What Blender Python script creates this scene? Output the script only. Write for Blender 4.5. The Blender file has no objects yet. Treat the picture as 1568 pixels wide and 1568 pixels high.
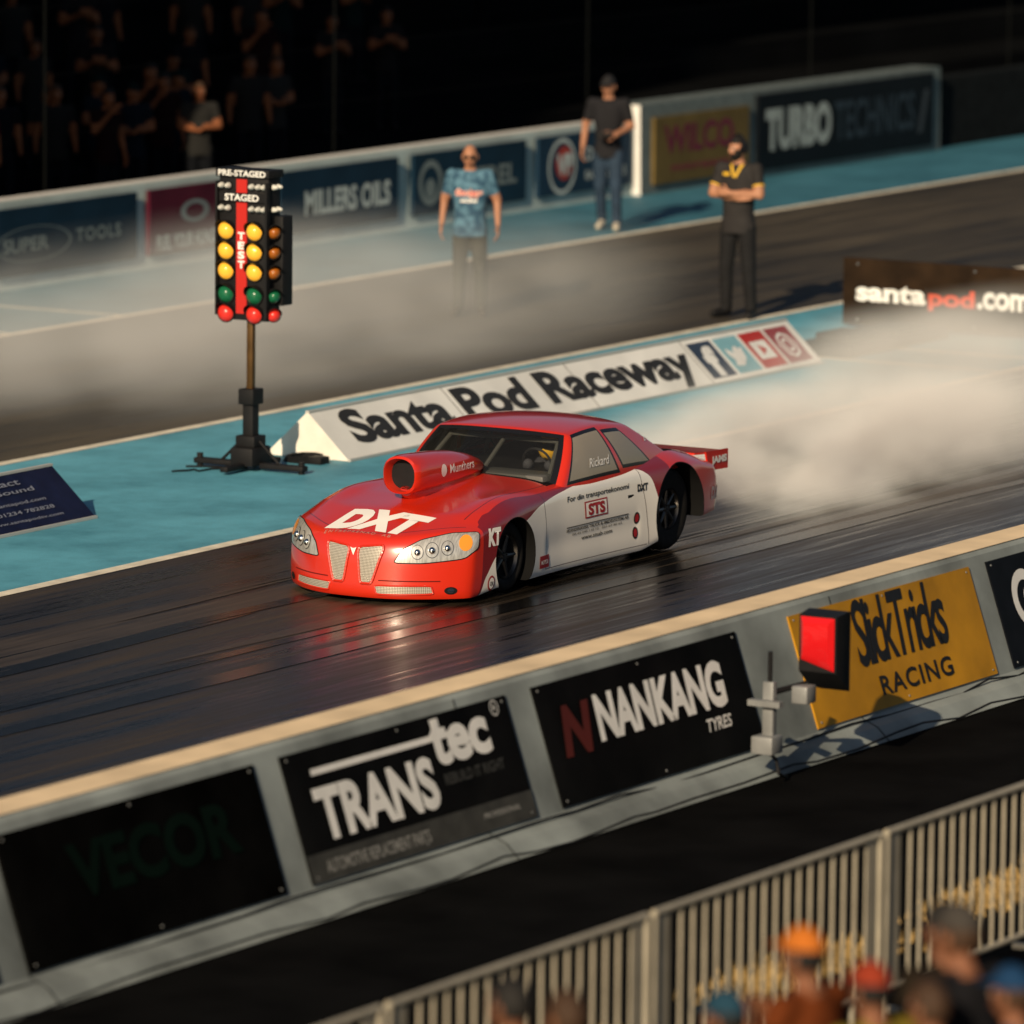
import bpy, bmesh, math, random
import numpy as np
from mathutils import Vector, Matrix
from mathutils.bvhtree import BVHTree
random.seed(7)
R=math.radians
scene=bpy.context.scene
COL=scene.collection
V=Vector
# ------------------------------------------------------------------ materials
def mat(name,col,rough=.6,metal=0.,var=0.,vscale=6.,bump=0.,coat=0.,spec=.3,stretch=None,emis=None,estr=0):
    m=bpy.data.materials.new(name); m.use_nodes=True
    nt=m.node_tree; b=nt.nodes['Principled BSDF']
    b.inputs['Base Color'].default_value=(*col,1); b.inputs['Roughness'].default_value=rough
    b.inputs['Metallic'].default_value=metal; b.inputs['Coat Weight'].default_value=coat
    b.inputs['Specular IOR Level'].default_value=spec
    if emis: 
        b.inputs['Emission Color'].default_value=(*emis,1); b.inputs['Emission Strength'].default_value=estr
    if var>0 or bump>0:
        tc=nt.nodes.new('ShaderNodeTexCoord'); mp=nt.nodes.new('ShaderNodeMapping')
        if stretch: mp.inputs['Scale'].default_value=stretch
        n=nt.nodes.new('ShaderNodeTexNoise'); n.inputs['Scale'].default_value=vscale; n.inputs['Detail'].default_value=6
        nt.links.new(tc.outputs['Object'],mp.inputs[0]); nt.links.new(mp.outputs[0],n.inputs['Vector'])
        if var>0:
            r=nt.nodes.new('ShaderNodeValToRGB')
            r.color_ramp.elements[0].position=.3; r.color_ramp.elements[1].position=.7
            r.color_ramp.elements[0].color=(*[c*(1-var) for c in col],1)
            r.color_ramp.elements[1].color=(*[min(1,c*(1+var*.6)) for c in col],1)
            nt.links.new(n.outputs['Fac'],r.inputs[0]); nt.links.new(r.outputs[0],b.inputs['Base Color'])
        if bump>0:
            bp=nt.nodes.new('ShaderNodeBump'); bp.inputs['Strength'].default_value=bump; bp.inputs['Distance'].default_value=.01
            nt.links.new(n.outputs['Fac'],bp.inputs['Height']); nt.links.new(bp.outputs[0],b.inputs['Normal'])
    return m
BLACK=mat('black_matte',(.010,.010,.011),.6,var=.3,spec=.2)
BLACKG=mat('black_gloss',(.01,.01,.012),.2,spec=.5)
WHITE=mat('white_paint',(.75,.74,.70),.5,var=.08,vscale=3)
CHROME=mat('chrome',(.8,.8,.78),.12,1)
ALU=mat('aluminium',(.5,.5,.5),.35,1)
RUBBER=mat('rubber',(.014,.013,.012),.75,var=.4,vscale=20,spec=.2)
def flat(c,name='print',r=.5,spec=.15): return mat(name,c,r,var=.12,vscale=4,spec=spec)
TW=flat((.80,.80,.77),'print_white')
TK=flat((.012,.012,.014),'print_black')
TR=flat((.5,.03,.02),'print_red')
# ------------------------------------------------------------------ mesh helpers
def mk(name,verts,faces,mats,parent=None,smooth=False,fm=None):
    me=bpy.data.meshes.new(name); me.from_pydata([tuple(v) for v in verts],[],faces)
    if not isinstance(mats,(list,tuple)): mats=[mats]
    for m in mats: me.materials.append(m)
    if fm is not None: me.polygons.foreach_set('material_index',fm)
    if smooth: me.polygons.foreach_set('use_smooth',[True]*len(me.polygons))
    me.update(); o=bpy.data.objects.new(name,me); COL.objects.link(o)
    if parent: o.parent=parent
    return o
def empty(name,loc=(0,0,0)):
    o=bpy.data.objects.new(name,None); COL.objects.link(o); o.location=loc; return o
class MB:
    def __init__(s): s.v=[];s.f=[];s.m=[]
    def add(s,vs,fs,mi=0):
        b=len(s.v); s.v+= [V(v) for v in vs]; s.f+=[tuple(i+b for i in f) for f in fs]; s.m+=[mi]*len(fs)
    def box(s,x0,x1,y0,y1,z0,z1,mi=0,M=None,bev=0):
        if bev>0:
            bm=bmesh.new(); bmesh.ops.create_cube(bm,size=1)
            for v in bm.verts: v.co=V(((x0+x1)/2+v.co.x*(x1-x0),(y0+y1)/2+v.co.y*(y1-y0),(z0+z1)/2+v.co.z*(z1-z0)))
            bmesh.ops.bevel(bm,geom=bm.edges[:],offset=bev,segments=2,affect='EDGES',profile=.5)
            bm.verts.index_update(); vs=[v.co.copy() for v in bm.verts]; fs=[[v.index for v in f.verts] for f in bm.faces]; bm.free()
        else:
            vs=[V((x,y,z)) for x in (x0,x1) for y in (y0,y1) for z in (z0,z1)]
            fs=[(0,1,3,2),(4,6,7,5),(0,4,5,1),(2,3,7,6),(0,2,6,4),(1,5,7,3)]
        if M: vs=[M@v for v in vs]
        s.add(vs,fs,mi)
    def tube(s,p0,p1,r0,r1=None,mi=0,seg=12,cap=True,rnd=False):
        p0=V(p0);p1=V(p1); r1=r0 if r1 is None else r1
        d=(p1-p0); L=d.length; d=d/L if L>1e-9 else V((0,0,1))
        a=d.orthogonal().normalized(); b=d.cross(a)
        rings=[]
        if rnd:
            for k in (80,55,30): rings.append((p0-d*r0*math.sin(R(k)),r0*math.cos(R(k))))
        rings+= [(p0,r0),(p1,r1)]
        if rnd:
            for k in (30,55,80): rings.append((p1+d*r1*math.sin(R(k)),r1*math.cos(R(k))))
        vs=[];fs=[]
        for c,r in rings:
            for i in range(seg):
                t=2*math.pi*i/seg; vs.append(c+a*math.cos(t)*r+b*math.sin(t)*r)
        for k in range(len(rings)-1):
            for i in range(seg): fs.append((k*seg+i,k*seg+(i+1)%seg,(k+1)*seg+(i+1)%seg,(k+1)*seg+i))
        if cap:
            fs.append(tuple(range(seg))[::-1]); n=len(rings)-1; fs.append(tuple(n*seg+i for i in range(seg)))
        s.add(vs,fs,mi)
    def path(s,pts,r,mi=0,seg=8):
        for i in range(len(pts)-1): s.tube(pts[i],pts[i+1],r,r,mi,seg,True,True)
    def lathe(s,c,axis,prof,mi=0,seg=32,mis=None):
        c=V(c);d=V(axis).normalized();a=d.orthogonal().normalized();b=d.cross(a)
        vs=[];n=len(prof)
        for (h,r) in prof:
            for i in range(seg):
                t=2*math.pi*i/seg; vs.append(c+d*h+(a*math.cos(t)+b*math.sin(t))*r)
        for k in range(n-1):
            fs=[(k*seg+i,k*seg+(i+1)%seg,(k+1)*seg+(i+1)%seg,(k+1)*seg+i) for i in range(seg)]
            if k==0: base=len(s.v); s.v+=vs
            s.f+=[tuple(x+base for x in f) for f in fs]; s.m+=[mis[k] if mis else mi]*len(fs)
    def sph(s,c,r,mi=0,nu=16,nv=10,M=None,fn=None):
        vs=[];fs=[]
        c=V(c); r=V(r) if hasattr(r,'__len__') else V((r,r,r))
        for j in range(nv+1):
            for i in range(nu):
                th=math.pi*j/nv; ph=2*math.pi*i/nu
                q=V((math.sin(th)*math.cos(ph),math.sin(th)*math.sin(ph),math.cos(th)))
                q=V((q.x*r.x,q.y*r.y,q.z*r.z))
                if M: q=M@q
                vs.append(c+q)
        for j in range(nv):
            for i in range(nu): fs.append((j*nu+i,(j+1)*nu+i,(j+1)*nu+(i+1)%nu,j*nu+(i+1)%nu))
        s.add(vs,fs,mi)
    def loft(s,secs,mi=0,seg=20,cap=True,p=2.0):
        vs=[];fs=[]
        for c,ux,uy,rx,ry in secs:
            c=V(c)
            for i in range(seg):
                t=2*math.pi*i/seg; ct=math.cos(t);st=math.sin(t)
                ct=math.copysign(abs(ct)**(2/p),ct); st=math.copysign(abs(st)**(2/p),st)
                vs.append(c+V(ux)*rx*ct+V(uy)*ry*st)
        for k in range(len(secs)-1):
            for i in range(seg): fs.append((k*seg+i,k*seg+(i+1)%seg,(k+1)*seg+(i+1)%seg,(k+1)*seg+i))
        if cap:
            fs.append(tuple(range(seg))[::-1]); n=len(secs)-1; fs.append(tuple(n*seg+i for i in range(seg)))
        s.add(vs,fs,mi)
    def obj(s,name,mats,parent=None,smooth=False,recalc=True):
        o=mk(name,s.v,s.f,mats,parent,smooth,s.m)
        if recalc:
            bm=bmesh.new(); bm.from_mesh(o.data); bmesh.ops.recalc_face_normals(bm,faces=bm.faces[:]); bm.to_mesh(o.data); bm.free()
        if smooth:
            try: o.data.set_sharp_from_angle(angle=R(40))
            except Exception: pass
        return o
def text2d(s,bold=0.,shear=0.,spacing=1.):
    cu=bpy.data.curves.new('t','FONT'); cu.body=s; cu.size=1; cu.offset=bold; cu.shear=shear; cu.space_character=spacing; cu.resolution_u=4
    o=bpy.data.objects.new('t',cu); COL.objects.link(o)
    dg=bpy.context.evaluated_depsgraph_get(); me=bpy.data.meshes.new_from_object(o.evaluated_get(dg))
    vs=np.array([v.co[:2] for v in me.vertices]); fs=[tuple(p.vertices) for p in me.polygons]
    bpy.data.objects.remove(o); bpy.data.curves.remove(cu); bpy.data.meshes.remove(me)
    mn=vs.min(0);mx=vs.max(0)
    vs=(vs-mn)/(mx-mn)
    return vs,fs
def text(name,s,org,ux,uy,w,h,m,parent=None,bold=.02,shear=0,off=.004,spacing=1.):
    vs,fs=text2d(s,bold,shear,spacing)
    ux=V(ux).normalized();uy=V(uy).normalized();n=ux.cross(uy)
    P=[V(org)+ux*(a*w)+uy*(b*h)+n*off for a,b in vs]
    return mk(name,P,fs,m,parent)
def quad(name,org,ux,uy,w,h,m,parent=None,off=.002,skew=0):
    ux=V(ux).normalized();uy=V(uy).normalized();n=ux.cross(uy);o=V(org)+n*off
    return mk(name,[o,o+ux*w,o+ux*(w+skew)+uy*h,o+ux*skew+uy*h],[(0,1,2,3)],m,parent)
def disc(name,org,ux,uy,r,m,parent=None,off=.003,ri=0,n=28,ry=None):
    ux=V(ux).normalized();uy=V(uy).normalized();nn=ux.cross(uy);o=V(org)+nn*off; ry=ry or r
    vs=[o+ux*r*math.cos(2*math.pi*i/n)+uy*ry*math.sin(2*math.pi*i/n) for i in range(n)]
    if ri>0:
        vs+=[o+ux*ri*math.cos(2*math.pi*i/n)+uy*ri*ry/r*math.sin(2*math.pi*i/n) for i in range(n)]
        fs=[(i,(i+1)%n,n+(i+1)%n,n+i) for i in range(n)]
    else: fs=[tuple(range(n))]
    return mk(name,vs,fs,m,parent)

# ------------------------------------------------------------------ GROUND
def asphalt(name,dark,light,brown,rough0,rough1,lo=.40,hi=.66,spec=.35):
    m=bpy.data.materials.new(name); m.use_nodes=True; nt=m.node_tree; b=nt.nodes['Principled BSDF']
    b.inputs['Specular IOR Level'].default_value=spec
    tc=nt.nodes.new('ShaderNodeTexCoord')
    def noise(sc,scale,det=6,rg=.6):
        mp=nt.nodes.new('ShaderNodeMapping'); mp.inputs['Scale'].default_value=sc
        n=nt.nodes.new('ShaderNodeTexNoise'); n.inputs['Scale'].default_value=scale; n.inputs['Detail'].default_value=det; n.inputs['Roughness'].default_value=rg
        nt.links.new(tc.outputs['Object'],mp.inputs[0]); nt.links.new(mp.outputs[0],n.inputs['Vector']); return n
    n1=noise((.05,1.,1),2.2,8,.65); n2=noise((.18,6.,1),2.5,6,.7); n3=noise((.35,1,1),.35,4); n4=noise((1,1,1),60,2)
    r=nt.nodes.new('ShaderNodeValToRGB'); e=r.color_ramp.elements; e[0].position=lo;e[0].color=(*dark,1);e[1].position=hi;e[1].color=(*light,1)
    mx=nt.nodes.new('ShaderNodeMath'); mx.operation='MULTIPLY_ADD'; mx.inputs[1].default_value=.45
    nt.links.new(n2.outputs['Fac'],mx.inputs[0]); 
    m2=nt.nodes.new('ShaderNodeMath'); m2.operation='MULTIPLY'; m2.inputs[1].default_value=.55
    nt.links.new(n1.outputs['Fac'],m2.inputs[0]); nt.links.new(m2.outputs[0],mx.inputs[2])
    nt.links.new(mx.outputs[0],r.inputs[0])
    mix=nt.nodes.new('ShaderNodeMixRGB'); mix.blend_type='ADD'; mix.inputs[2].default_value=(*brown,1)
    r3=nt.nodes.new('ShaderNodeMapRange'); r3.inputs[1].default_value=.45; r3.inputs[2].default_value=.7; r3.inputs[4].default_value=.8
    nt.links.new(n3.outputs['Fac'],r3.inputs[0]); nt.links.new(r3.outputs[0],mix.inputs[0]); nt.links.new(r.outputs[0],mix.inputs[1])
    mul=nt.nodes.new('ShaderNodeMixRGB'); mul.blend_type='MULTIPLY'; mul.inputs[0].default_value=.6
    r4=nt.nodes.new('ShaderNodeMapRange'); r4.inputs[1].default_value=.3; r4.inputs[2].default_value=.7; r4.inputs[3].default_value=.3; r4.inputs[4].default_value=1.4
    nt.links.new(n4.outputs['Fac'],r4.inputs[0]); nt.links.new(mix.outputs[0],mul.inputs[1]); nt.links.new(r4.outputs[0],mul.inputs[2])
    nt.links.new(mul.outputs[0],b.inputs['Base Color'])
    rr=nt.nodes.new('ShaderNodeMapRange'); rr.inputs[1].default_value=.40; rr.inputs[2].default_value=.62; rr.inputs[3].default_value=rough0; rr.inputs[4].default_value=rough1
    nt.links.new(mx.outputs[0],rr.inputs[0]); nt.links.new(rr.outputs[0],b.inputs['Roughness'])
    bp=nt.nodes.new('ShaderNodeBump'); bp.inputs['Strength'].default_value=.12; bp.inputs['Distance'].default_value=.005
    nt.links.new(n4.outputs['Fac'],bp.inputs['Height']); nt.links.new(bp.outputs[0],b.inputs['Normal'])
    return m
A_NEAR=asphalt('rubbered_asphalt',(.004,.0037,.0033),(.085,.060,.034),(.022,.014,.007),.16,.60,.45,.72,.45)  # warm pale streaks: sheen put into the colour over dark rubber
A_FAR=asphalt('asphalt_far',(.020,.018,.014),(.10,.082,.055),(.040,.031,.019),.5,.8)
A_GND=mat('tarmac_shaded',(.005,.005,.005),.95,var=.5,vscale=1.5,bump=.4,spec=.02)  # near black: foreground shade is put into the ground colour
def teal(name,col):
    m=mat(name,col,.6,var=.0); nt=m.node_tree;b=nt.nodes['Principled BSDF']
    tc=nt.nodes.new('ShaderNodeTexCoord')
    n=nt.nodes.new('ShaderNodeTexNoise'); n.inputs['Scale'].default_value=.8; n.inputs['Detail'].default_value=10; n.inputs['Roughness'].default_value=.7
    n2=nt.nodes.new('ShaderNodeTexNoise'); n2.inputs['Scale'].default_value=45; n2.inputs['Detail'].default_value=3
    nt.links.new(tc.outputs['Object'],n.inputs['Vector']); nt.links.new(tc.outputs['Object'],n2.inputs['Vector'])
    r=nt.nodes.new('ShaderNodeValToRGB'); e=r.color_ramp.elements; e[0].position=.33; e[0].color=(col[0]*.5,col[1]*.58,col[2]*.60,1); e[1].position=.6; e[1].color=(*col,1)
    nt.links.new(n.outputs['Fac'],r.inputs[0])
    mu=nt.nodes.new('ShaderNodeMixRGB'); mu.blend_type='MULTIPLY'; mu.inputs[0].default_value=.25
    nt.links.new(r.outputs[0],mu.inputs[1]); nt.links.new(n2.outputs['Fac'],mu.inputs[2]); nt.links.new(mu.outputs[0],b.inputs['Base Color'])
    bp=nt.nodes.new('ShaderNodeBump'); bp.inputs['Strength'].default_value=.3; bp.inputs['Distance'].default_value=.008
    nt.links.new(n2.outputs['Fac'],bp.inputs['Height']); nt.links.new(bp.outputs[0],b.inputs['Normal'])
    return m
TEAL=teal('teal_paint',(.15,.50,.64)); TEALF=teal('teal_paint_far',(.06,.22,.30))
LINE=mat('line_paint',(.85,.78,.62),.6,var=.25,vscale=5)
def sheet(name,x0,x1,y0,y1,z,m): return mk(name,[(x0,y0,z),(x1,y0,z),(x1,y1,z),(x0,y1,z)],[(0,1,2,3)],m)
sheet('ground',-400,500,-400,500,0,A_GND)
sheet('near_lane_track',-80,150,-5.35,2.5,.004,A_NEAR)
sheet('median_pavement',-80,150,2.5,6.9,.004,TEAL)
sheet('far_lane_track',-80,150,6.9,12.6,.004,A_FAR)
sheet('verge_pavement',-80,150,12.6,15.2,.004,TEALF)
mb=MB()
def ln(x0,x1,y0,y1): mb.add([(x0,y0,.008),(x1,y0,.008),(x1,y1,.008),(x0,y1,.008)],[(0,1,2,3)])
ln(-80,150,2.47,2.61); ln(-80,150,6.84,6.97); ln(-80,150,12.57,12.71)
for x in (11.25,13.35): ln(x,x+.1,12.71,15.1)
ln(14.3,14.4,2.61,5.0); ln(15.5,15.6,2.61,5.0)
mb.obj('track_marking_lines',[LINE])
random.seed(9); mb=MB()
for k in range(34):
    y=random.choice((-.75,.75,-.7,.8))+random.uniform(-.45,.45); x=random.uniform(-16,10); L_=random.uniform(4,16); w_=random.uniform(.02,.14); d_=random.uniform(-.02,.02)
    n=10
    for i in range(n):
        xa=x+L_*i/n; xb=x+L_*(i+1)/n
        ya=y+d_*(xa-x);yb=y+d_*(xb-x)
        wa=w_*math.sin(math.pi*i/n)+.002; wb=w_*math.sin(math.pi*(i+1)/n)+.002; z=.0075+k*.00004
        mb.add([(xa,ya-wa,z),(xb,yb-wb,z),(xb,yb+wb,z),(xa,ya+wa,z)],[(0,1,2,3)],k%2)
mb.obj('tyre_rubber_marks',[mat('rubber_mark',(.005,.0045,.004),.24,spec=.5,var=.3),mat('rubber_mark_worn',(.060,.042,.024),.4,spec=.4,var=.5,vscale=9,stretch=(.1,2,1))])

# ------------------------------------------------------------------ NEAR WALL
CONC=mat('barrier_concrete',(.25,.285,.28),.8,var=.5,vscale=1.3,bump=.25)
CREAM=mat('barrier_top_paint',(.88,.68,.43),.7,var=.2,vscale=2)
def extr(name,prof,x0,x1,m,n=1,parent=None):
    vs=[];fs=[];k=len(prof)
    for i in range(n+1):
        x=x0+(x1-x0)*i/n
        vs+=[(x,y,z) for y,z in prof]
    for i in range(n):
        for j in range(k): fs.append((i*k+j,i*k+(j+1)%k,(i+1)*k+(j+1)%k,(i+1)*k+j))
    fs.append(tuple(range(k))); fs.append(tuple(n*k+j for j in range(k))[::-1])
    o=mk(name,vs,fs,m,parent)
    bm=bmesh.new(); bm.from_mesh(o.data); bmesh.ops.recalc_face_normals(bm,faces=bm.faces[:]); bm.to_mesh(o.data); bm.free()
    return o
nw=extr('concrete_barrier_wall',[(-5.42,0),(-5.47,1.0),(-5.74,1.0),(-5.78,.97),(-6.06,.14),(-6.18,.09),(-6.27,0)],-60,80,CONC,60)
sheetc=mk('painted_top',[(-60,-5.46,1.004),(80,-5.46,1.004),(80,-5.75,1.004),(-60,-5.75,1.004)],[(0,3,2,1)],CREAM,nw)
mb=MB()
random.seed(3)
for zz,yy in ((.14,-6.09),(.05,-6.30)):
    pts=[]
    x=-30
    while x<20:
        pts.append(V((x,yy-.01-.015*random.random(),max(.015,zz+random.uniform(-.035,.025))))); x+=random.uniform(.3,.7)
    mb.path(pts,.008,0,6)
for x in (-20.5,-15.45,-10.4,-5.35,-.3,4.75):
    a=[V((x+dx,y,z)) for dx in (-.006,.006) for y,z in ((-5.782,.97),(-6.063,.14),(-6.185,.09),(-6.275,.0))]
    a=[p+V((0,-.003,0)) for p in a]
    mb.add(a,[(0,4,5,1),(1,5,6,2),(2,6,7,3)])
mb.obj('cable_run',[BLACK],nw,True)
P0=V((0,-6.06,.14));P1=V((0,-5.78,.97)); UY=(P1-P0).normalized(); UX=V((1,0,0)); NN=UX.cross(UY)
LEN=(P1-P0).length; SH=-.14
def PF(x,t,off=0): return V((x+SH,0,0))+P0+UY*(LEN*t)+NN*off
GREYM=mat('galvanised',(.26,.27,.27),.5,.3,var=.2)
def near_panel(name,x0,x1,m,t0=.02,t1=.93):
    mb=MB()
    o=.012
    a=[PF(x0,t0,.002),PF(x1,t0,.002),PF(x1,t1,.002),PF(x0,t1,.002)]; b=[p+NN*o for p in a]
    mb.add(a+b,[(4,5,6,7),(0,1,5,4),(1,2,6,5),(2,3,7,6),(3,0,4,7)])
    for (xx,tt) in [(x0+.06,t0+.04),(x1-.06,t0+.04),(x0+.06,t1-.04),(x1-.06,t1-.04),((x0+x1)/2,t1-.04),((x0+x1)/2,t0+.04)]:
        c=PF(xx,tt,.014); mb.tube(c,c+NN*.005,.008,.007,1,8)
    return mb.obj(name,[m,GREYM],recalc=False)
def ptext(s,x0,x1,t0,t1,m,par,**k): 
    return text('lettering',s,PF(x0,t0,.016),UX,UY,x1-x0,(t1-t0)*LEN,m,par,**k)
BN=mat('banner_black',(.005,.005,.005),.6,var=.6,vscale=2,spec=.03)
BN2=mat('banner_black_shaded',(.0035,.0035,.0035),.8,var=.6,vscale=2,spec=.0)  # darker copy for the left-hand panels, their shadow put into the colour
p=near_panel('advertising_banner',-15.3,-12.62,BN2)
ptext('VECOR',-14.7,-12.95,.38,.75,flat((.0035,.0085,.0065),'print_green_shaded',.8,0),p,bold=.04)  # green print darkened to match the painted-in shadow
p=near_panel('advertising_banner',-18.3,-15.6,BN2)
p=near_panel('advertising_banner',-12.33,-9.67,BN)
quad('band',PF(-12.33,.02,.0145),UX,UY,2.66,.20*LEN,mat('print_grey',(.05,.05,.045),.5,var=.3,spec=.1),p)
quad('bar',PF(-12.05,.745,.0145),UX,UY,1.62,.045*LEN,TW,p)
ptext('TRANS',-12.1,-10.72,.28,.66,TW,p,bold=.04)
ptext('tec',-10.68,-9.98,.56,.90,TW,p,bold=.04)
quad('bar',PF(-10.62,.80,.0145),UX,UY,.1,.1*LEN,TW,p)
disc('mark',PF(-9.84,.86,.0145),UX,UY,.05,TW,p,ri=.042); ptext('R',-9.86,-9.82,.84,.88,TW,p,bold=0)
TG=flat((.05,.05,.045),'print_dim')
ptext('REBUILD IT RIGHT',-10.62,-9.9,.42,.50,TG,p)
ptext('AUTOMOTIVE REPLACEMENT PARTS',-12.15,-10.95,.07,.16,flat((.3,.3,.28),'print_light'),p,bold=.01)
ptext('PROFESSIONAL',-10.3,-9.85,.11,.15,flat((.3,.3,.28),'print_light2'),p,shear=.3)
p=near_panel('advertising_banner',-9.34,-6.62,BN)
ptext('N',-9.15,-8.72,.36,.74,flat((.085,.012,.007),'print_darkred'),p,bold=.05,shear=.25)
ptext('NANKANG',-8.68,-6.95,.40,.76,TW,p,bold=.045,shear=.1)
ptext('TYRES',-7.32,-6.98,.24,.34,TW,p,bold=.02,shear=.25)
p=near_panel('advertising_banner',-5.86,-3.10,mat('banner_yellow',(.50,.24,.010),.5,var=.3,vscale=2,spec=.15))
ptext('SlickTricks',-5.05,-3.65,.38,.92,TK,p,bold=.015,shear=.25,spacing=.82)
ptext('RACING',-4.85,-3.75,.12,.28,TK,p,bold=.02,spacing=1.15)
p=near_panel('advertising_banner',-2.82,-.1,mat('banner_navy',(.006,.007,.010),.5,var=.3,spec=.05))
disc('mark',PF(-2.35,.55,.0145),UX,UY,.22,TW,p,ri=.14); disc('mark',PF(-2.3,.55,.0147),UX,UY,.09,TW,p)
ptext('RACE FUELS',-2.0,-.5,.4,.62,TW,p,bold=.03)
for x0 in (.2,3.2,6.2,9.2): 
    p=near_panel('advertising_banner',x0,x0+2.7,BN); ptext('RACEWAY',x0+.3,x0+2.4,.35,.65,TW,p,bold=.03)
LENS=mat('red_lens',(.65,.012,.015),.2,coat=.5,emis=(1,.02,.02),estr=.02)
mb=MB()
bx=-6.80; by=-6.52; q=-.09
mb.box(bx-.46,bx-.40,by+.14,by+.22,.30+q,.78+q,1,bev=.008)
mb.box(bx-.52,bx-.46,by+.06,by+.3,.62+q,.66+q,1); mb.box(bx-.54,bx-.38,by+.10,by+.26,.30+q,.42+q,1,bev=.01)
mb.tube((bx-.43,by+.18,.78+q),(bx-.43,by+.18,.98+q),.016,None,0)
mb.tube((bx-.43,by+.18,.70+q),(bx-.15,by+.05,.74+q),.02,None,0)
mb.box(bx-.30,bx-.16,by-.03,by+.09,.62+q,.74+q,1,bev=.012)
vs=[];
for (x,z0,z1,y0,y1) in ((bx-.14,.82,1.20,by-.16,by+.12),(bx+.02,.70,1.22,by-.17,by+.13),(bx+.14,.66,1.20,by-.12,by+.10)):
    vs+=[(x,y0,z0+q),(x,y1,z0+q),(x,y1,z1+q),(x,y0,z1+q)]
mb.add(vs,[(0,3,2,1),(8,9,10,11)]+[(k*4+i,k*4+(i+1)%4,k*4+4+(i+1)%4,k*4+4+i) for k in (0,1) for i in range(4)],0)
fr=[(bx-.150,by-.150,.83),(bx-.150,by+.10,.90),(bx-.150,by+.105,1.19),(bx-.150,by-.15,1.19)]
ce=[(bx-.185,by-.115,.90),(bx-.185,by+.07,.95),(bx-.185,by+.07,1.155),(bx-.185,by-.115,1.155)]
vs=[(a,b,c+q) for a,b,c in ce+fr]
mb.add(vs,[(0,3,2,1),(0,1,5,4),(1,2,6,5),(2,3,7,6),(3,0,4,7)],2)
mb.path([V((bx-.43,by+.18,.3+q)),V((bx-.40,by+.14,.16)),V((bx-.44,by+.1,.08)),V((bx-.3,by+.12,.03))],.012,0)
mb.obj('track_warning_light',[BLACK,GREYM,LENS],None,True)

# ------------------------------------------------------------------ FAR WALL
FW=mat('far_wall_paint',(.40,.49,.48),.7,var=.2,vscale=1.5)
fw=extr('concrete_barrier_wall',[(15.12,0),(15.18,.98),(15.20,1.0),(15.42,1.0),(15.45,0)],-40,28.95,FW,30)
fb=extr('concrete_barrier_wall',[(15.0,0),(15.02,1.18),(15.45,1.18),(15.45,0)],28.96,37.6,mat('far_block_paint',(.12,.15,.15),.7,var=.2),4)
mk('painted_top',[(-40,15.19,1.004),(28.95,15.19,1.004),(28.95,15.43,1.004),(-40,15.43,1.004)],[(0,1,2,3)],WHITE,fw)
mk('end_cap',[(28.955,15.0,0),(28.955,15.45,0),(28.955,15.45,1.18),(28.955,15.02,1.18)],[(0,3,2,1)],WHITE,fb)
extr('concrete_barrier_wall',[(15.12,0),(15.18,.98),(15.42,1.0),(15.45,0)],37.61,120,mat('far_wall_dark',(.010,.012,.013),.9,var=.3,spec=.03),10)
def far_panel(x0,x1,c,z0=.16,z1=.92,y=15.10,name='advertising_banner'):
    mb=MB(); mb.box(x0,x1,y-.02,y+.03,z0,z1,0,bev=.004); return mb.obj(name,[mat('banner',c,.5,var=.25,vscale=2,spec=.1)])
def ft(s,x0,x1,z0,z1,m,par,y=15.10,**k): return text('lettering',s,(x0,y-.02,z0),(1,0,0),(0,0,1),x1-x0,z1-z0,m,par,**k)
TF=flat((.50,.56,.54),'print_far'); TF2=flat((.18,.22,.22),'print_far_dim')
p=far_panel(14.5,17.3,(.006,.022,.042)); ft('SUPER',14.6,15.5,.42,.58,TF2,p); ft('TOOLS',16.05,16.95,.45,.60,TF2,p,spacing=1.2)
disc('mark',(15.2,15.08,.5),(1,0,0),(0,0,1),.75,TF2,p,ri=.72,ry=.2)
p=far_panel(17.55,20.2,(.07,.008,.020)); ft('FUEL YOUR HUNGER',17.7,19.1,.2,.38,TF,p,bold=.03)
disc('mark',(18.5,15.08,.62),(1,0,0),(0,0,1),.3,TF2,p,ri=.2,ry=.13); disc('mark',(19.65,15.08,.6),(1,0,0),(0,0,1),.35,TF2,p,ri=.31,ry=.2); ft('Pukka',19.45,19.9,.52,.66,TF2,p,shear=.3)
p=far_panel(20.35,23.05,(.008,.026,.048)); ft('MILLERS OILS',20.9,22.85,.36,.66,TF,p,bold=.035)
p=far_panel(23.4,26.15,(.007,.026,.048)); ft('KESTREL',24.15,25.9,.40,.66,TF2,p,bold=.03)
disc('mark',(23.8,15.08,.55),(1,0,0),(0,0,1),.28,TF2,p,ri=.2); disc('mark',(23.8,15.08,.48),(1,0,0),(0,0,1),.12,TF2,p)
p=far_panel(26.45,28.85,(.012,.035,.065)); disc('mark',(27.05,15.08,.52),(1,0,0),(0,0,1),.36,TF,p,ri=.31); disc('mark',(27.1,15.078,.56),(1,0,0),(0,0,1),.22,flat((.35,.04,.03),'pr'),p)
ft('VP',26.9,27.3,.4,.68,TF,p,bold=.05,off=.012); ft('RACING FUELS',27.65,28.7,.3,.42,TF,p); ft('DRINK',27.65,28.5,.55,.72,TF,p)
p=far_panel(29.25,31.85,(.13,.09,.03),.12,1.0,14.98); ft('WILCO',29.5,31.4,.50,.88,flat((.13,.015,.04),'pp'),p,y=14.98,bold=.03); ft('motorspares',29.7,31.3,.24,.36,flat((.2,.03,.05),'pp'),p,y=14.98)
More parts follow.
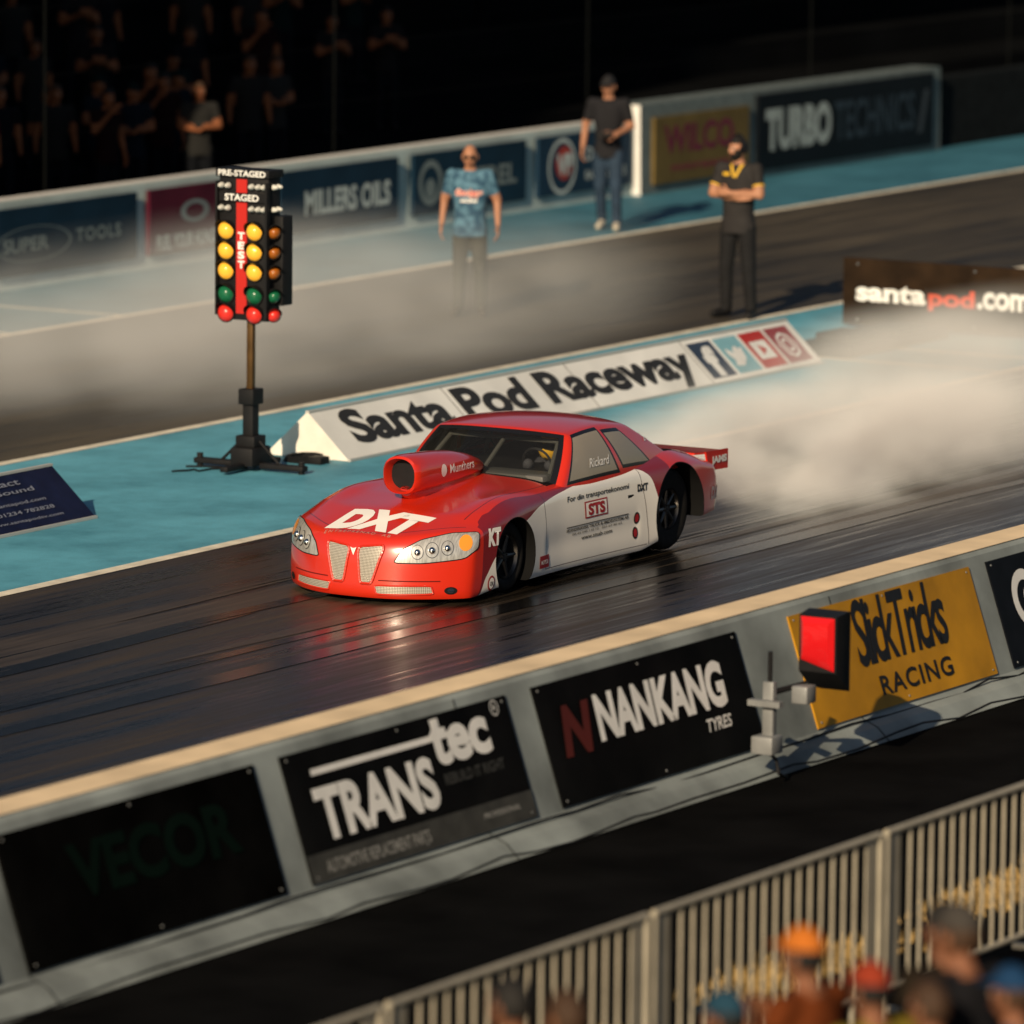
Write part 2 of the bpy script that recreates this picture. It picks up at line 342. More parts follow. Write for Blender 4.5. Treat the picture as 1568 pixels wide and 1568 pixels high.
p=far_panel(32.1,37.3,(.003,.005,.008),.10,1.12,14.98); ft('TURBO',32.3,34.2,.34,.92,flat((.32,.37,.36),'pt'),p,y=14.98,bold=.06); ft('TECHNICS',34.3,36.7,.36,.90,flat((.025,.04,.055),'pt'),p,y=14.98,bold=.02)
quad('bar',(36.8,14.96,.3),(1,0,0),(0,0,1),.15,.6,flat((.04,.05,.06),'pt'),p,skew=.2)
for x0 in (-5,-2,1,4,7,10): far_panel(x0,x0+2.7,(.02,.04,.06))

# ------------------------------------------------------------------ A-FRAME SIGNS
SW=mat('sign_white',(.82,.82,.78),.55,var=.18,vscale=1.2)
SW2=mat('sign_trim',(.5,.5,.47),.5)
def aframe(name,x0,x1,m,zt=.43,y0=4.4,y1=5.3,endm=None):
    ym=(y0+y1)/2; mb=MB()
    a=[(x0,y0,.01),(x0,ym,zt),(x0,y1,.01)];b=[(x1,y0,.01),(x1,ym,zt),(x1,y1,.01)]
    mb.add(a+b,[(0,3,4,1),(1,4,5,2)],0); mb.add(a+b,[(0,1,2),(3,5,4),(0,2,5,3)],1)
    for q in ((0,y0,.012),(0,y1,.012)): mb.box(x0,x1,q[1]-.012,q[1]+.012,.006,.03,2)
    mb.box(x0-.005,x1+.005,ym-.02,ym+.02,zt-.012,zt+.008,2)
    n=max(1,int((x1-x0)/2.2))
    for i in range(1,n):
        x=x0+(x1-x0)*i/n; d=V((0,ym-y0,zt-.01)).normalized(); nn=V((1,0,0)).cross(d)
        p0=V((x,y0,.01))+nn*.003; p1=V((x,ym,zt))+nn*.003
        mb.add([p0-V((.006,0,0)),p0+V((.006,0,0)),p1+V((.006,0,0)),p1-V((.006,0,0))],[(0,1,2,3)],3)
    return mb.obj(name,[m,endm or m,SW2,TK],recalc=False)
sg=aframe('raceway_sign',4.75,13.95,SW,endm=mat('sign_end',(.8,.77,.68),.5,var=.1))
SU=V((0,.45,.42)).normalized(); SL=V((0,.45,.42)).length
def SF(x,t): return V((x,4.4,.01))+SU*(SL*t)
DK=flat((.03,.03,.03),'print_charcoal')
text('lettering','Santa Pod Raceway',SF(5.12,.06),(1,0,0),SU,6.45,SL*.86,DK,sg,bold=.04)
for i,c in enumerate([(.04,.06,.10),(.22,.45,.52),(.45,.03,.025),(.30,.05,.06)]):
    x=11.72+i*.54
    quad('icon',SF(x,.12),(1,0,0),SU,.48,SL*.76,flat(c,'icon%d'%i),sg,off=.003)
    cx=x+.235; c0=SF(cx,.49)
    if i==0: text('icon_mark','f',SF(x+.12,.14),(1,0,0),SU,.26,SL*.64,TW,sg,bold=.06,off=.006)
    if i==1: 
        mk('icon_mark',[SF(a,b)+V((1,0,0)).cross(SU)*.006 for a,b in ((x+.07,.28),(x+.22,.26),(x+.35,.4),(x+.41,.64),(x+.34,.6),(x+.30,.68),(x+.22,.62),(x+.20,.54),(x+.08,.66),(x+.07,.52),(x+.12,.40))],[tuple(range(11))],TW,sg)
    if i==2:
        quad('icon_mark',SF(x+.07,.30),(1,0,0),SU,.33,SL*.38,TW,sg,off=.006)
        mk('icon_mark',[SF(a,b)+V((1,0,0)).cross(SU)*.009 for a,b in ((x+.19,.38),(x+.31,.49),(x+.19,.60))],[(0,1,2)],TR,sg)
    if i==3:
        disc('icon_mark',c0,(1,0,0),SU,.17,TW,sg,ri=.135,off=.006,n=8); disc('icon_mark',c0,(1,0,0),SU,.09,TW,sg,ri=.06,off=.006)
s2=aframe('contact_sign',-3.2,.50,mat('sign_navy',(.008,.013,.042),.45,var=.3,spec=.1),y0=4.28,y1=5.22)
def S2(x,t): return V((x,4.28,.01))+SU*(SL*t)
for s,a,b,t0,t1 in (('Event & Contact',-1.7,-.12,.78,.88),('your Fast & Sound',-1.7,.0,.62,.72),('www.santapod.com',-1.0,.05,.44,.51),('01234 782828',-.75,.08,.30,.36),('www.santapodtv.com',-.95,.12,.15,.21)):
    text('lettering',s,S2(a,t0),(1,0,0),SU,b-a,SL*(t1-t0),flat((.22,.24,.3),'p'),s2,bold=.01)
mb=MB(); mb.box(17.0,17.06,1.6,5.78,.04,.76,0,bev=.006)
for y in (1.9,3.4,5.4): mb.box(17.06,17.45,y,y+.05,.01,.06,1); mb.tube((17.08,y+.02,.65),(17.44,y+.02,.04),.015,None,1)
for y in (1.75,2.8,4.2,5.6):
    for z in (.1,.70): mb.tube((16.985,y,z),(17.0,y,z),.014,None,2,8)
bd=mb.obj('start_line_board',[mat('board_brown',(.024,.013,.006),.5,var=.5,vscale=3,spec=.12),BLACK,ALU],recalc=True)
for s,a,b,m in (('santa',5.62,4.78,TW),('pod',4.75,4.20,flat((.6,.07,.02),'p_or')),('.com',4.17,3.55,TW)):
    h=.24 if s=='pod' else .19
    z0=.30-(.055 if s=='pod' else 0)
    text('lettering',s,(16.998,a,z0),(0,-1,0),(0,0,1),a-b,h,m,bd,bold=.04)
mb=MB(); mb.box(14.45,16.7,4.35,5.05,.0,.13,0,bev=.03); mb.box(14.7,15.3,4.5,4.9,.13,.22,0,bev=.02); mb.box(15.6,16.4,4.45,4.95,.13,.18,0,bev=.02)
mb.path([V((14.5,4.6,.02)),V((14.3,4.75,.02)),V((14.1,4.7,.02))],.012)
mb.obj('cable_ramp',[BLACK],None)

# ------------------------------------------------------------------ STARTING LIGHTS
tx,ty=3.8,4.85
tree=empty('starting_light_tree')
AMB=mat('amber_lens',(.85,.42,.04),.2,coat=.5,emis=(1,.48,.04),estr=.38); AMD=mat('amber_lens_off',(.35,.10,.01),.25,coat=.5)
GRN=mat('green_lens',(.01,.12,.05),.2,coat=.5,emis=(.02,.5,.2),estr=.02); REDL=mat('red_lens_tree',(.65,.03,.02),.2,coat=.5,emis=(1,.03,.02),estr=.12)
REDP=mat('red_strip',(.5,.02,.015),.5); WB=mat('clear_bulb',(.6,.6,.55),.2)
mb=MB()
w=.24; x0=tx-.10; x1=tx+.10
mb.box(x0,x1,ty-w,ty+.28,1.36,2.68,0,bev=.01)
mb.box(x0-.012,x0-.001,ty-.02,ty+.09,1.42,2.62,1)
mb.box(x0-.03,x1+.02,ty-w-.02,ty+.30,2.64,2.71,0,bev=.006)
mb.box(x0-.03,x0,ty-.22,ty+.26,2.42,2.50,0)
mb.box(x0-.05,x0,ty-w-.015,ty-w+.01,1.4,2.6,0); mb.box(x0-.05,x0,ty+.27,ty+.29,1.4,2.6,0)
mb.box(x0+.10,x1+.07,ty-w-.09,ty-w-.0,1.5,2.3,0,bev=.01)
rows=[(2.16,2),(1.98,2),(1.80,2),(1.59,4),(1.42,5)]
def lamp(c,ax,r,mi,hood=True):
    c=V(c);ax=V(ax).normalized()
    mb.lathe(c,ax,[(0,r*1.12),(.02,r*1.12),(.02,r),(.03,r*.95),(.055,r*.7),(.07,r*.35),(.074,0.001)],mi,20,mis=[0,0,mi,mi,mi,mi])
    if hood:
        up=V((0,0,1)); sd=ax.cross(up); vs=[];n=10
        for k in range(n+1):
            t=math.pi*k/n; q=sd*math.cos(t)+up*math.sin(t)
            vs+=[c+q*r*1.16,c+ax*(.035+.07*math.sin(t))+q*r*1.16]
        mb.add(vs,[(2*k,2*k+1,2*k+3,2*k+2) for k in range(n)],0)
for z,mi in rows:
    for dy in (.195,-.105): lamp((x0,ty+dy,z),(-1,0,0),.080,mi)
    lamp((x0+.06,ty-w-.02,z),(-.7,-.7,0),.06,3 if mi==2 else mi)
for z in (2.56,2.36):
    for dy in (.24,.17,-.08,-.15,-.21): lamp((x0-.0,ty+dy,z),(-1,0,0),.028,6,False)
    for dx in (.05,.12): lamp((x0+dx,ty-w,z),(0,-1,0),.026,6,False)
mb.obj('light_head',[BLACK,REDP,AMB,AMD,GRN,REDL,WB],tree,True)
text('lettering','PRE-STAGED',(x0-.03,ty+.27,2.648),(0,-1,0),(0,0,1),.50,.055,TW,tree,bold=.03)
text('lettering','STAGED',(x0-.03,ty+.20,2.43),(0,-1,0),(0,0,1),.36,.06,TW,tree,bold=.03)
for i,ch in enumerate('TEST'): text('lettering',ch,(x0-.012,ty+.07,2.08-i*.085),(0,-1,0),(0,0,1),.07,.07,TW,tree,bold=.05)
mb=MB()
POLE=mat('pole_bronze',(.12,.065,.022),.4,.5,var=.3)
mb.box(tx-.03,tx+.03,ty-.03,ty+.03,.6,1.37,1,bev=.006)
mb.box(tx-.055,tx+.055,ty-.055,ty+.055,.10,.72,0,bev=.01)
mb.box(tx-.09,tx+.09,ty-.08,ty+.08,.60,.74,0,bev=.01)
mb.box(tx-.16,tx+.16,ty-.12,ty+.12,.05,.22,0,bev=.02)
mb.box(tx-.10,tx+.10,ty-.10,ty+.10,.22,.32,0,bev=.01)
for s in (-1,1):
    mb.box(tx-.05,tx+.05,ty+(s*.12 if s>0 else -.58),ty+(.58 if s>0 else -.12),.03,.08,0,bev=.01)
    mb.tube((tx,ty+s*.3,.08),(tx,ty+s*.06,.30),.014,None,0)
    mb.tube((tx,ty+s*.54,.005),(tx,ty+s*.54,.12),.03,None,0)
mb.box(tx-.45,tx-.14,ty-.04,ty+.04,.03,.08,0,bev=.01); mb.box(tx+.14,tx+.45,ty-.04,ty+.04,.03,.08,0,bev=.01)
random.seed(5)
for k in range(5):
    a=V((tx-.1+.05*k,ty+.1,.1)); pts=[a]
    for j in range(7): pts.append(V((a.x+.12*j*(k-2)/2+random.uniform(-.07,.07)+.05*j,a.y+.07*j+random.uniform(-.06,.06),.014)))
    mb.path(pts,.010,0,6)
mb.path([V((tx+.06,ty,1.36)),V((tx+.07,ty+.06,1.0)),V((tx+.05,ty+.08,.6)),V((tx+.1,ty+.1,.2))],.012,0,6)
mb.obj('stand',[BLACK,POLE],tree,True)
mb=MB()
for k in range(4):
    pts=[V((4.55+.16*math.cos(t*.7)*(1+.05*k),4.75+.2*math.sin(t*.7)*(1-.08*k),.012+.016*k)) for t in range(10)]
    mb.path(pts,.010,0,6)
mb.box(4.42,4.58,4.5,4.65,.0,.07,0,bev=.01)
mb.obj('cable_coil',[BLACK],None,True)

# ------------------------------------------------------------------ CAR
car=empty('drag_race_car')
def smooth_table(xs,ys,n=400,k=14):
    X=np.linspace(xs[0],xs[-1],n); Y=np.interp(X,xs,ys); pad=np.pad(Y,k,mode='edge')
    ker=np.hanning(2*k+1); ker/=ker.sum(); Y=np.convolve(pad,ker,'valid'); return lambda x: float(np.interp(x,X,Y))
WX0=1.08; WX1=3.78; WR0=.315; WR1=.405
Wf=smooth_table([0,.3,.7,1.08,1.5,1.9,2.6,3.2,3.65,3.95,4.3,4.8],[.79,.83,.85,.865,.835,.815,.815,.83,.865,.865,.83,.76])
ZB=smooth_table([0,.5,.8,3.2,3.6,4.1,4.8],[.035,.035,.07,.07,.16,.24,.27],k=6)
ZT=smooth_table([0,.12,.3,.6,1.0,1.5,1.9,2.6,3.4,3.9,4.2,4.5,4.8],[.50,.545,.60,.665,.725,.775,.80,.81,.82,.81,.78,.725,.66],k=8)
NOSE=smooth_table([0,.04,.10,.2,.35,.45,.52,.6],[.03,.0,-.01,.0,.015,.04,.09,.16],k=10)
def body_map(a,b,c):
    ab=abs(b)
    x0=.0+.42*ab**2.6
    xr=4.72-.20*ab**2.5
    x=x0+a*(xr-x0)
    zb=ZB(x); zt=ZT(x)
    fend=.045*math.exp(-((x-WX0)/.38)**2)+.05*math.exp(-((x-WX1)/.45)**2)
    drop=.09*ab**5 - fend*math.exp(-((ab-.82)/.16)**2) + .016*math.exp(-(ab/.28)**2)*(-1 if x<1.9 else 0)
    zt=zt-drop
    z=zb+c*(zt-zb)
    na=max(0,1-a*9)
    x+=NOSE(z)*na*1.0
    ra=max(0,(a-.9)*10)
    x+=-ra*.10*max(0,(.45-z)/.3) - ra*.06*max(0,(z-.55)/.15)
    W=Wf(x)
    t=max(0,(z-.42)/.42)
    tum=.075*t**1.6 + (.02*max(0,(.2-z)/.2))
    fl=.012*math.exp(-((x-WX0)**2+(z-.30)**2)/.10)+.02*math.exp(-((x-WX1)**2+(z-.36)**2)/.16)
    fl-=.012*math.exp(-((z-.30)/.10)**2)*(1 if 1.6<x<3.1 else 0)
    return V((x,b*(W*(1-tum)+fl),z))
def boxgrid(na,nb,nc,fn,matfn):
    idx={};vs=[];fs=[];ms=[]
    def gi(i,j,k):
        key=(i,j,k)
        if key not in idx: idx[key]=len(vs); vs.append(fn(i/na,2*j/nb-1,k/nc))
        return idx[key]
    def q(a,b,c,d,side,i,j): fs.append((gi(*a),gi(*b),gi(*c),gi(*d))); ms.append(matfn(side,i,j))
    for j in range(nb):
        for k in range(nc):
            q((0,j,k),(0,j,k+1),(0,j+1,k+1),(0,j+1,k),'F',j,k)
            q((na,j,k),(na,j+1,k),(na,j+1,k+1),(na,j,k+1),'B',j,k)
    for i in range(na):
        for k in range(nc):
            q((i,0,k),(i+1,0,k),(i+1,0,k+1),(i,0,k+1),'L',i,k)
            q((i,nb,k),(i,nb,k+1),(i+1,nb,k+1),(i+1,nb,k),'R',i,k)
        for j in range(nb):
            q((i,j,0),(i,j+1,0),(i+1,j+1,0),(i+1,j,0),'D',i,j)
            q((i,j,nc),(i+1,j,nc),(i+1,j+1,nc),(i,j+1,nc),'U',i,j)
    return vs,fs,ms
def smooth_mesh(o,it,fac=.5):
    bm=bmesh.new(); bm.from_mesh(o.data)
    for _ in range(it): bmesh.ops.smooth_vert(bm,verts=bm.verts[:],factor=fac,use_axis_x=True,use_axis_y=True,use_axis_z=True)
    bmesh.ops.recalc_face_normals(bm,faces=bm.faces[:]); bm.to_mesh(o.data); bm.free()
RED=(.62,.024,.006)
def car_paint():
    m=bpy.data.materials.new('car_livery'); m.use_nodes=True; nt=m.node_tree; b=nt.nodes['Principled BSDF']; N=nt.nodes.new; L=nt.links.new
    tc=N('ShaderNodeTexCoord'); sp=N('ShaderNodeSeparateXYZ'); L(tc.outputs['Object'],sp.inputs[0])
    ge=N('ShaderNodeNewGeometry'); sn=N('ShaderNodeSeparateXYZ'); L(ge.outputs['Normal'],sn.inputs[0])
    def math_(op,a,b_=None,c_=None):
        n=N('ShaderNodeMath'); n.operation=op
        for i,v in enumerate((a,b_,c_)):
            if v is None: continue
            if isinstance(v,(int,float)): n.inputs[i].default_value=v
            else: L(v,n.inputs[i])
        return n.outputs[0]
    def curve(pts):
        fc=N('ShaderNodeFloatCurve'); cm=fc.mapping; c=cm.curves[0]
        c.points[0].location=(pts[0][0]/5,pts[0][1]); c.points[1].location=(pts[-1][0]/5,pts[-1][1])
        for x,z in pts[1:-1]: c.points.new(x/5,z)
        cm.update(); L(math_('DIVIDE',sp.outputs[0],5.0),fc.inputs['Value']); return fc.outputs[0]
    side=math_('GREATER_THAN',math_('ABSOLUTE',sn.outputs[1]),.42)
    f1=curve([(0,0),(.46,.0),(.62,.18),(.80,.36),(1.05,.50),(1.30,.57),(1.55,.645),(2.0,.71),(2.6,.745),(3.10,.755),(3.28,.70),(3.38,.55),(3.46,.15),(3.5,0),(5,0)])
    white=math_('MULTIPLY',math_('LESS_THAN',sp.outputs[2],f1),side)
    f2=curve([(0,0),(.50,.02),(.58,.30),(.66,.9),(1.5,1),(3.5,1),(3.8,.0),(5,0)])
    crim=math_('MULTIPLY',math_('LESS_THAN',sp.outputs[2],f2),side)
    m1=N('ShaderNodeMixRGB'); m1.inputs[1].default_value=(*RED,1); m1.inputs[2].default_value=(.22,.009,.010,1); L(crim,m1.inputs[0])  # livery's crimson sweep; the side's shade is also put into this red
    m2=N('ShaderNodeMixRGB'); m2.inputs[2].default_value=(.92,.89,.82,1); L(white,m2.inputs[0]); L(m1.outputs[0],m2.inputs[1])
    def well(cx,cz,r):
        dx=math_('SUBTRACT',sp.outputs[0],cx); dz=math_('SUBTRACT',sp.outputs[2],cz)
        return math_('LESS_THAN',math_('SQRT',math_('ADD',math_('MULTIPLY',dx,dx),math_('MULTIPLY',dz,dz))),r)
    w=math_('MAXIMUM',well(WX0,.285,WR0+.007),well(WX1,.33,WR1+.007))
    ck=math_('MULTIPLY',math_('LESS_THAN',math_('ABSOLUTE',sp.outputs[1]),.68),math_('MULTIPLY',math_('GREATER_THAN',sp.outputs[0],1.85),math_('LESS_THAN',sp.outputs[0],4.0)))
    ck=math_('MULTIPLY',ck,math_('GREATER_THAN',sp.outputs[2],.6))
    bot=math_('LESS_THAN',sn.outputs[2],-.7)
    w=math_('MAXIMUM',math_('MAXIMUM',w,ck),bot)
    m3=N('ShaderNodeMixRGB'); m3.inputs[2].default_value=(.006,.006,.006,1); L(w,m3.inputs[0]); L(m2.outputs[0],m3.inputs[1])
    def seam(coord,val,wd,conds):
        d=math_('LESS_THAN',math_('ABSOLUTE',math_('SUBTRACT',coord,val)),wd)
        for c in conds: d=math_('MULTIPLY',d,c)
        return d
    zslope=math_('MULTIPLY_ADD',sp.outputs[2],.18,sp.outputs[0])
    s1=seam(sp.outputs[0],1.60,.004,[side,math_('GREATER_THAN',sp.outputs[2],.12)])
    s2=seam(zslope,3.30,.004,[side,math_('GREATER_THAN',sp.outputs[2],.12)])
    s3=seam(sp.outputs[2],.125,.003,[side,math_('GREATER_THAN',sp.outputs[0],1.6),math_('LESS_THAN',sp.outputs[0],3.25)])
    up=math_('GREATER_THAN',sn.outputs[2],.5)
    ys=math_('ABSOLUTE',sp.outputs[1])
    s4=seam(ys,.66,.0035,[up,math_('GREATER_THAN',sp.outputs[0],.6),math_('LESS_THAN',sp.outputs[0],1.9)])
    xb=math_('MULTIPLY_ADD',math_('MULTIPLY',sp.outputs[1],sp.outputs[1]),-.75,sp.outputs[0])
    s5=seam(xb,.135,.004,[up,math_('LESS_THAN',ys,.72)])
    s=math_('MAXIMUM',math_('MAXIMUM',s1,s2),s3); s=math_('MAXIMUM',s,math_('MAXIMUM',s4,s5))
    m4=N('ShaderNodeMixRGB'); m4.inputs[2].default_value=(.06,.012,.01,1); L(s,m4.inputs[0]); L(m3.outputs[0],m4.inputs[1])
    L(m4.outputs[0],b.inputs['Base Color'])
    rr=math_('MULTIPLY_ADD',w,.5,.30); L(rr,b.inputs['Roughness'])
    cc=math_('SUBTRACT',1.,w); L(cc,b.inputs['Coat Weight']); b.inputs['Coat Roughness'].default_value=.12
    b.inputs['Coat IOR'].default_value=1.7
    sl=math_('MULTIPLY_ADD',w,-.4,.5); L(sl,b.inputs['Specular IOR Level'])
    n=N('ShaderNodeTexNoise'); n.inputs['Scale'].default_value=3.; n.inputs['Detail'].default_value=2; L(tc.outputs['Object'],n.inputs['Vector'])
    bp=N('ShaderNodeBump'); bp.inputs['Strength'].default_value=.06; bp.inputs['Distance'].default_value=.02; L(n.outputs['Fac'],bp.inputs['Height']); L(bp.outputs[0],b.inputs['Normal']); L(bp.outputs[0],b.inputs['Coat Normal'])
    return m
PAINT=car_paint()
REDC=mat('car_red',RED,.30,coat=1.,spec=.5); REDC.node_tree.nodes['Principled BSDF'].inputs['Coat IOR'].default_value=1.7; REDC.node_tree.nodes['Principled BSDF'].inputs['Coat Roughness'].default_value=.10
vs,fs,ms=boxgrid(150,54,20,body_map,lambda s,i,j:0)
body=mk('body',vs,fs,PAINT,car,True); smooth_mesh(body,3)
def apply_bool(o,cx,cz,r,hw0,hw1):
    for s in (-1,1):
        mb=MB(); mb.tube((cx,s*hw0,cz),(cx,s*hw1,cz),r,None,0,64)
        c=mb.obj('cut',[PAINT]); mod=o.modifiers.new('b','BOOLEAN'); mod.operation='DIFFERENCE'; mod.object=c; mod.solver='EXACT'
        dg=bpy.context.evaluated_depsgraph_get(); me=bpy.data.meshes.new_from_object(o.evaluated_get(dg))
        o.modifiers.clear(); o.data=me; bpy.data.objects.remove(c)
apply_bool(body,WX0,.285,WR0,.50,1.2)
apply_bool(body,WX1,.33,WR1,.36,1.2)
body.data.polygons.foreach_set('use_smooth',[True]*len(body.data.polygons))
body.data.set_sharp_from_angle(angle=R(38))
def gh_map(a,b,c):
    ab=abs(b)
    xf=(1.64+.30*ab**2)*(1-c)+(2.20+.12*ab**2)*c
    xr=(4.46-.20*ab**2)*(1-c)+(3.30-.05*ab**2)*c
    x=xf+a*(xr-xf)
    bulge=.03*math.sin(math.pi*c)
    x+=(-bulge if a<.5 else bulge*2.6)*abs(1-2*a)
    w=.775-.040*c-.115*c**2.6
    w*=1-.14*max(0,(x-2.9)/1.4)**1.4 - .04*max(0,(2.4-x)/.6)
    y=b*w
    top=1.135+.055*(1-ab**2.2)-.05*((x-2.74)/.58)**2
    base=.66
    z=base+c*(top-base)
    return V((x,y,z))
NA,NB,NC=64,32,16
def ghm(side,i,j):
    def rect(i,j,i0,i1,j0,j1):
        if i0<=i<i1 and j0<=j<j1: return 1
        if i0-1<=i<i1+1 and j0-1<=j<j1+1: return 2
        return 0
    if side=='F': return rect(i,j,2,NB-2,2,NC-1)
    if side=='B': return rect(i,j,4,NB-4,5,NC-2)
    if side in 'LR':
        r=rect(i,j,3,27,4,NC-1)
        if r: return 3 if r==1 else 2
        r=rect(i,j,31,46,5,NC-2)
        return 3 if r==1 else r
    return 0
vs,fs,ms=boxgrid(NA,NB,NC,gh_map,ghm)
def glass(name,tint,haze,hz=(.8,.8,.75)):
    m=bpy.data.materials.new(name); m.use_nodes=True; nt=m.node_tree; nt.nodes.clear(); N=nt.nodes.new; L=nt.links.new
    o=N('ShaderNodeOutputMaterial'); t=N('ShaderNodeBsdfTransparent'); t.inputs[0].default_value=(*tint,1)
    g=N('ShaderNodeBsdfGlossy'); g.inputs['Roughness'].default_value=.04
    d=N('ShaderNodeBsdfDiffuse'); d.inputs[0].default_value=(*hz,1)
    f=N('ShaderNodeFresnel'); f.inputs[0].default_value=1.5
    m1=N('ShaderNodeMixShader'); m1.inputs[0].default_value=haze; L(t.outputs[0],m1.inputs[1]); L(d.outputs[0],m1.inputs[2])
    m2=N('ShaderNodeMixShader'); L(f.outputs[0],m2.inputs[0]); L(m1.outputs[0],m2.inputs[1]); L(g.outputs[0],m2.inputs[2]); L(m2.outputs[0],o.inputs[0]); return m
GL=glass('windscreen_glass',(.80,.82,.80),.01); GS=glass('side_window',(.70,.68,.60),.38,(.80,.72,.58))
gh=mk('greenhouse',vs,fs,[REDC,GL,BLACKG,GS],car,True,ms); 
bm=bmesh.new(); bm.from_mesh(gh.data)
kill=[f for f in bm.faces if f.calc_center_median().z<.665 and abs(f.normal.z)>.9]
bmesh.ops.delete(bm,geom=kill,context='FACES')
vv=[v for v in bm.verts if not v.is_boundary]
for _ in range(3): bmesh.ops.smooth_vert(bm,verts=vv,factor=.5,use_axis_x=True,use_axis_y=True,use_axis_z=True)
bmesh.ops.recalc_face_normals(bm,faces=bm.faces[:]); bm.to_mesh(gh.data); bm.free()
def bvh_of(objs):
    vs=[];fs=[]
    for o in objs:
        b=len(vs); vs+=[v.co.copy() for v in o.data.vertices]; fs+=[tuple(i+b for i in p.vertices) for p in o.data.polygons]
    return BVHTree.FromPolygons(vs,fs)
BV=bvh_of([body]); BVG=bvh_of([gh])
def project(name,vs2,fs2,org,ux,uy,w,h,d,m,off=.004,bv=None,cell=.03,parent=None):
    bv=bv or BV
    bm=bmesh.new(); bv_=[bm.verts.new((a*w,b*h,0)) for a,b in vs2]
    for f in fs2:
        try: bm.faces.new([bv_[i] for i in f])
        except Exception: pass
    for ax,L_ in ((0,w),(1,h)):
        n=int(L_/cell)
        for i in range(1,n+1):
            co=[0,0,0];no=[0,0,0];co[ax]=i*L_/(n+1);no[ax]=1
            bmesh.ops.bisect_plane(bm,geom=bm.verts[:]+bm.edges[:]+bm.faces[:],plane_co=co,plane_no=no,dist=1e-6)
    ux=V(ux);uy=V(uy);d=V(d).normalized(); bad=[]
    for v in bm.verts:
        p=V(org)+ux*v.co.x+uy*v.co.y-d*2
        hit,nn,_,_=bv.ray_cast(p,d)
        if hit is None or (hit-p).length>3.5: bad.append(v); continue
        if nn.dot(d)>0: nn=-nn
        v.co=hit+nn*off
    bmesh.ops.delete(bm,geom=bad,context='VERTS')
    me=bpy.data.meshes.new(name); bm.to_mesh(me); bm.free(); me.materials.append(m)
    me.polygons.foreach_set('use_smooth',[True]*len(me.polygons))
    o=bpy.data.objects.new(name,me); COL.objects.link(o); o.parent=parent or car; return o
def ptxt(name,s,org,ux,uy,w,h,d,m,bold=.02,shear=0,off=.004,bv=None,spacing=1.,cell=.03):
    a,f=text2d(s,bold,shear,spacing); return project(name,a,f,org,ux,uy,w,h,d,m,off,bv,cell)
def poly(name,pts,d,m,off=.004,frame='YZ',bv=None,cell=.025):
    pts=np.array(pts,float); mn=pts.min(0);mx=pts.max(0); n=(pts-mn)/(mx-mn)
    if frame=='YZ': org=(0,mn[0],mn[1]);ux=(0,1,0);uy=(0,0,1)
    elif frame=='XZ': org=(mn[0],0,mn[1]);ux=(1,0,0);uy=(0,0,1)
    else: org=(mn[0],mn[1],0);ux=(1,0,0);uy=(0,1,0)
    return project(name,[tuple(q) for q in n],[tuple(range(len(pts)))],org,ux,uy,mx[0]-mn[0],mx[1]-mn[1],d,m,off,bv,cell)
def rim(name,pts,d,m,r,off=.004,frame='YZ',bv=None):
    out=[];bv=bv or BV; d=V(d).normalized(); P=[]
    for i in range(len(pts)):
        a=np.array(pts[i],float);b=np.array(pts[(i+1)%len(pts)],float); n=max(1,int(np.linalg.norm(b-a)/.03))
        for k in range(n): P.append(a+(b-a)*k/n)
    for q in P:
        o=V((0,q[0],q[1])) if frame=='YZ' else V((q[0],0,q[1]))
        p=o-d*2; hit,nn,_,_=bv.ray_cast(p,d)
        if hit is None: continue
        if nn.dot(d)>0: nn=-nn
        out.append(hit+nn*off)
    mb=MB(); mb.path(out+[out[0]],r,0,6); return mb.obj(name,[m],car,True)
WH=mat('decal_white',(.85,.83,.79),.4); BKD=mat('decal_black',(.02,.02,.02),.4); RDD=mat('decal_red',(.35,.02,.025),.4)
ptxt('bonnet_lettering','DXT',(.17,.36,0),(0,-1,0),(1,0,0),.82,.34,(0,0,-1),WH,bold=.07,shear=.25)
ptxt('bonnet_lettering_small','ENTREPRENAD  AB',(.115,.33,0),(0,-1,0),(1,0,0),.60,.030,(0,0,-1),mat('decal_dim',(.55,.25,.2),.4),bold=.0,spacing=1.4)
def mesh_grille(name):
    m=mat(name,(.4,.38,.33),.35,.7); nt=m.node_tree; b=nt.nodes['Principled BSDF']
    tc=nt.nodes.new('ShaderNodeTexCoord'); mp=nt.nodes.new('ShaderNodeMapping'); mp.inputs['Rotation'].default_value=(R(45),0,0); mp.inputs['Scale'].default_value=(.001,1,1)
    ck=nt.nodes.new('ShaderNodeTexChecker'); ck.inputs['Scale'].default_value=120; ck.inputs[1].default_value=(.65,.61,.52,1); ck.inputs[2].default_value=(.17,.15,.12,1)
    b.inputs['Metallic'].default_value=.3
    nt.links.new(tc.outputs['Object'],mp.inputs[0]); nt.links.new(mp.outputs[0],ck.inputs[0]); nt.links.new(ck.outputs[0],b.inputs['Base Color']); return m
MG=mesh_grille('mesh_grille')
def rpoly(pts,k=4,r=.25):
    out=[];n=len(pts)
    for i in range(n):
        a=np.array(pts[i-1],float);b=np.array(pts[i],float);c=np.array(pts[(i+1)%n],float)
        p=b+(a-b)*r;q=b+(c-b)*r
        for j in range(k+1):
            t=j/k; out.append(tuple((1-t)**2*p+2*t*(1-t)*b+t*t*q))
    return out
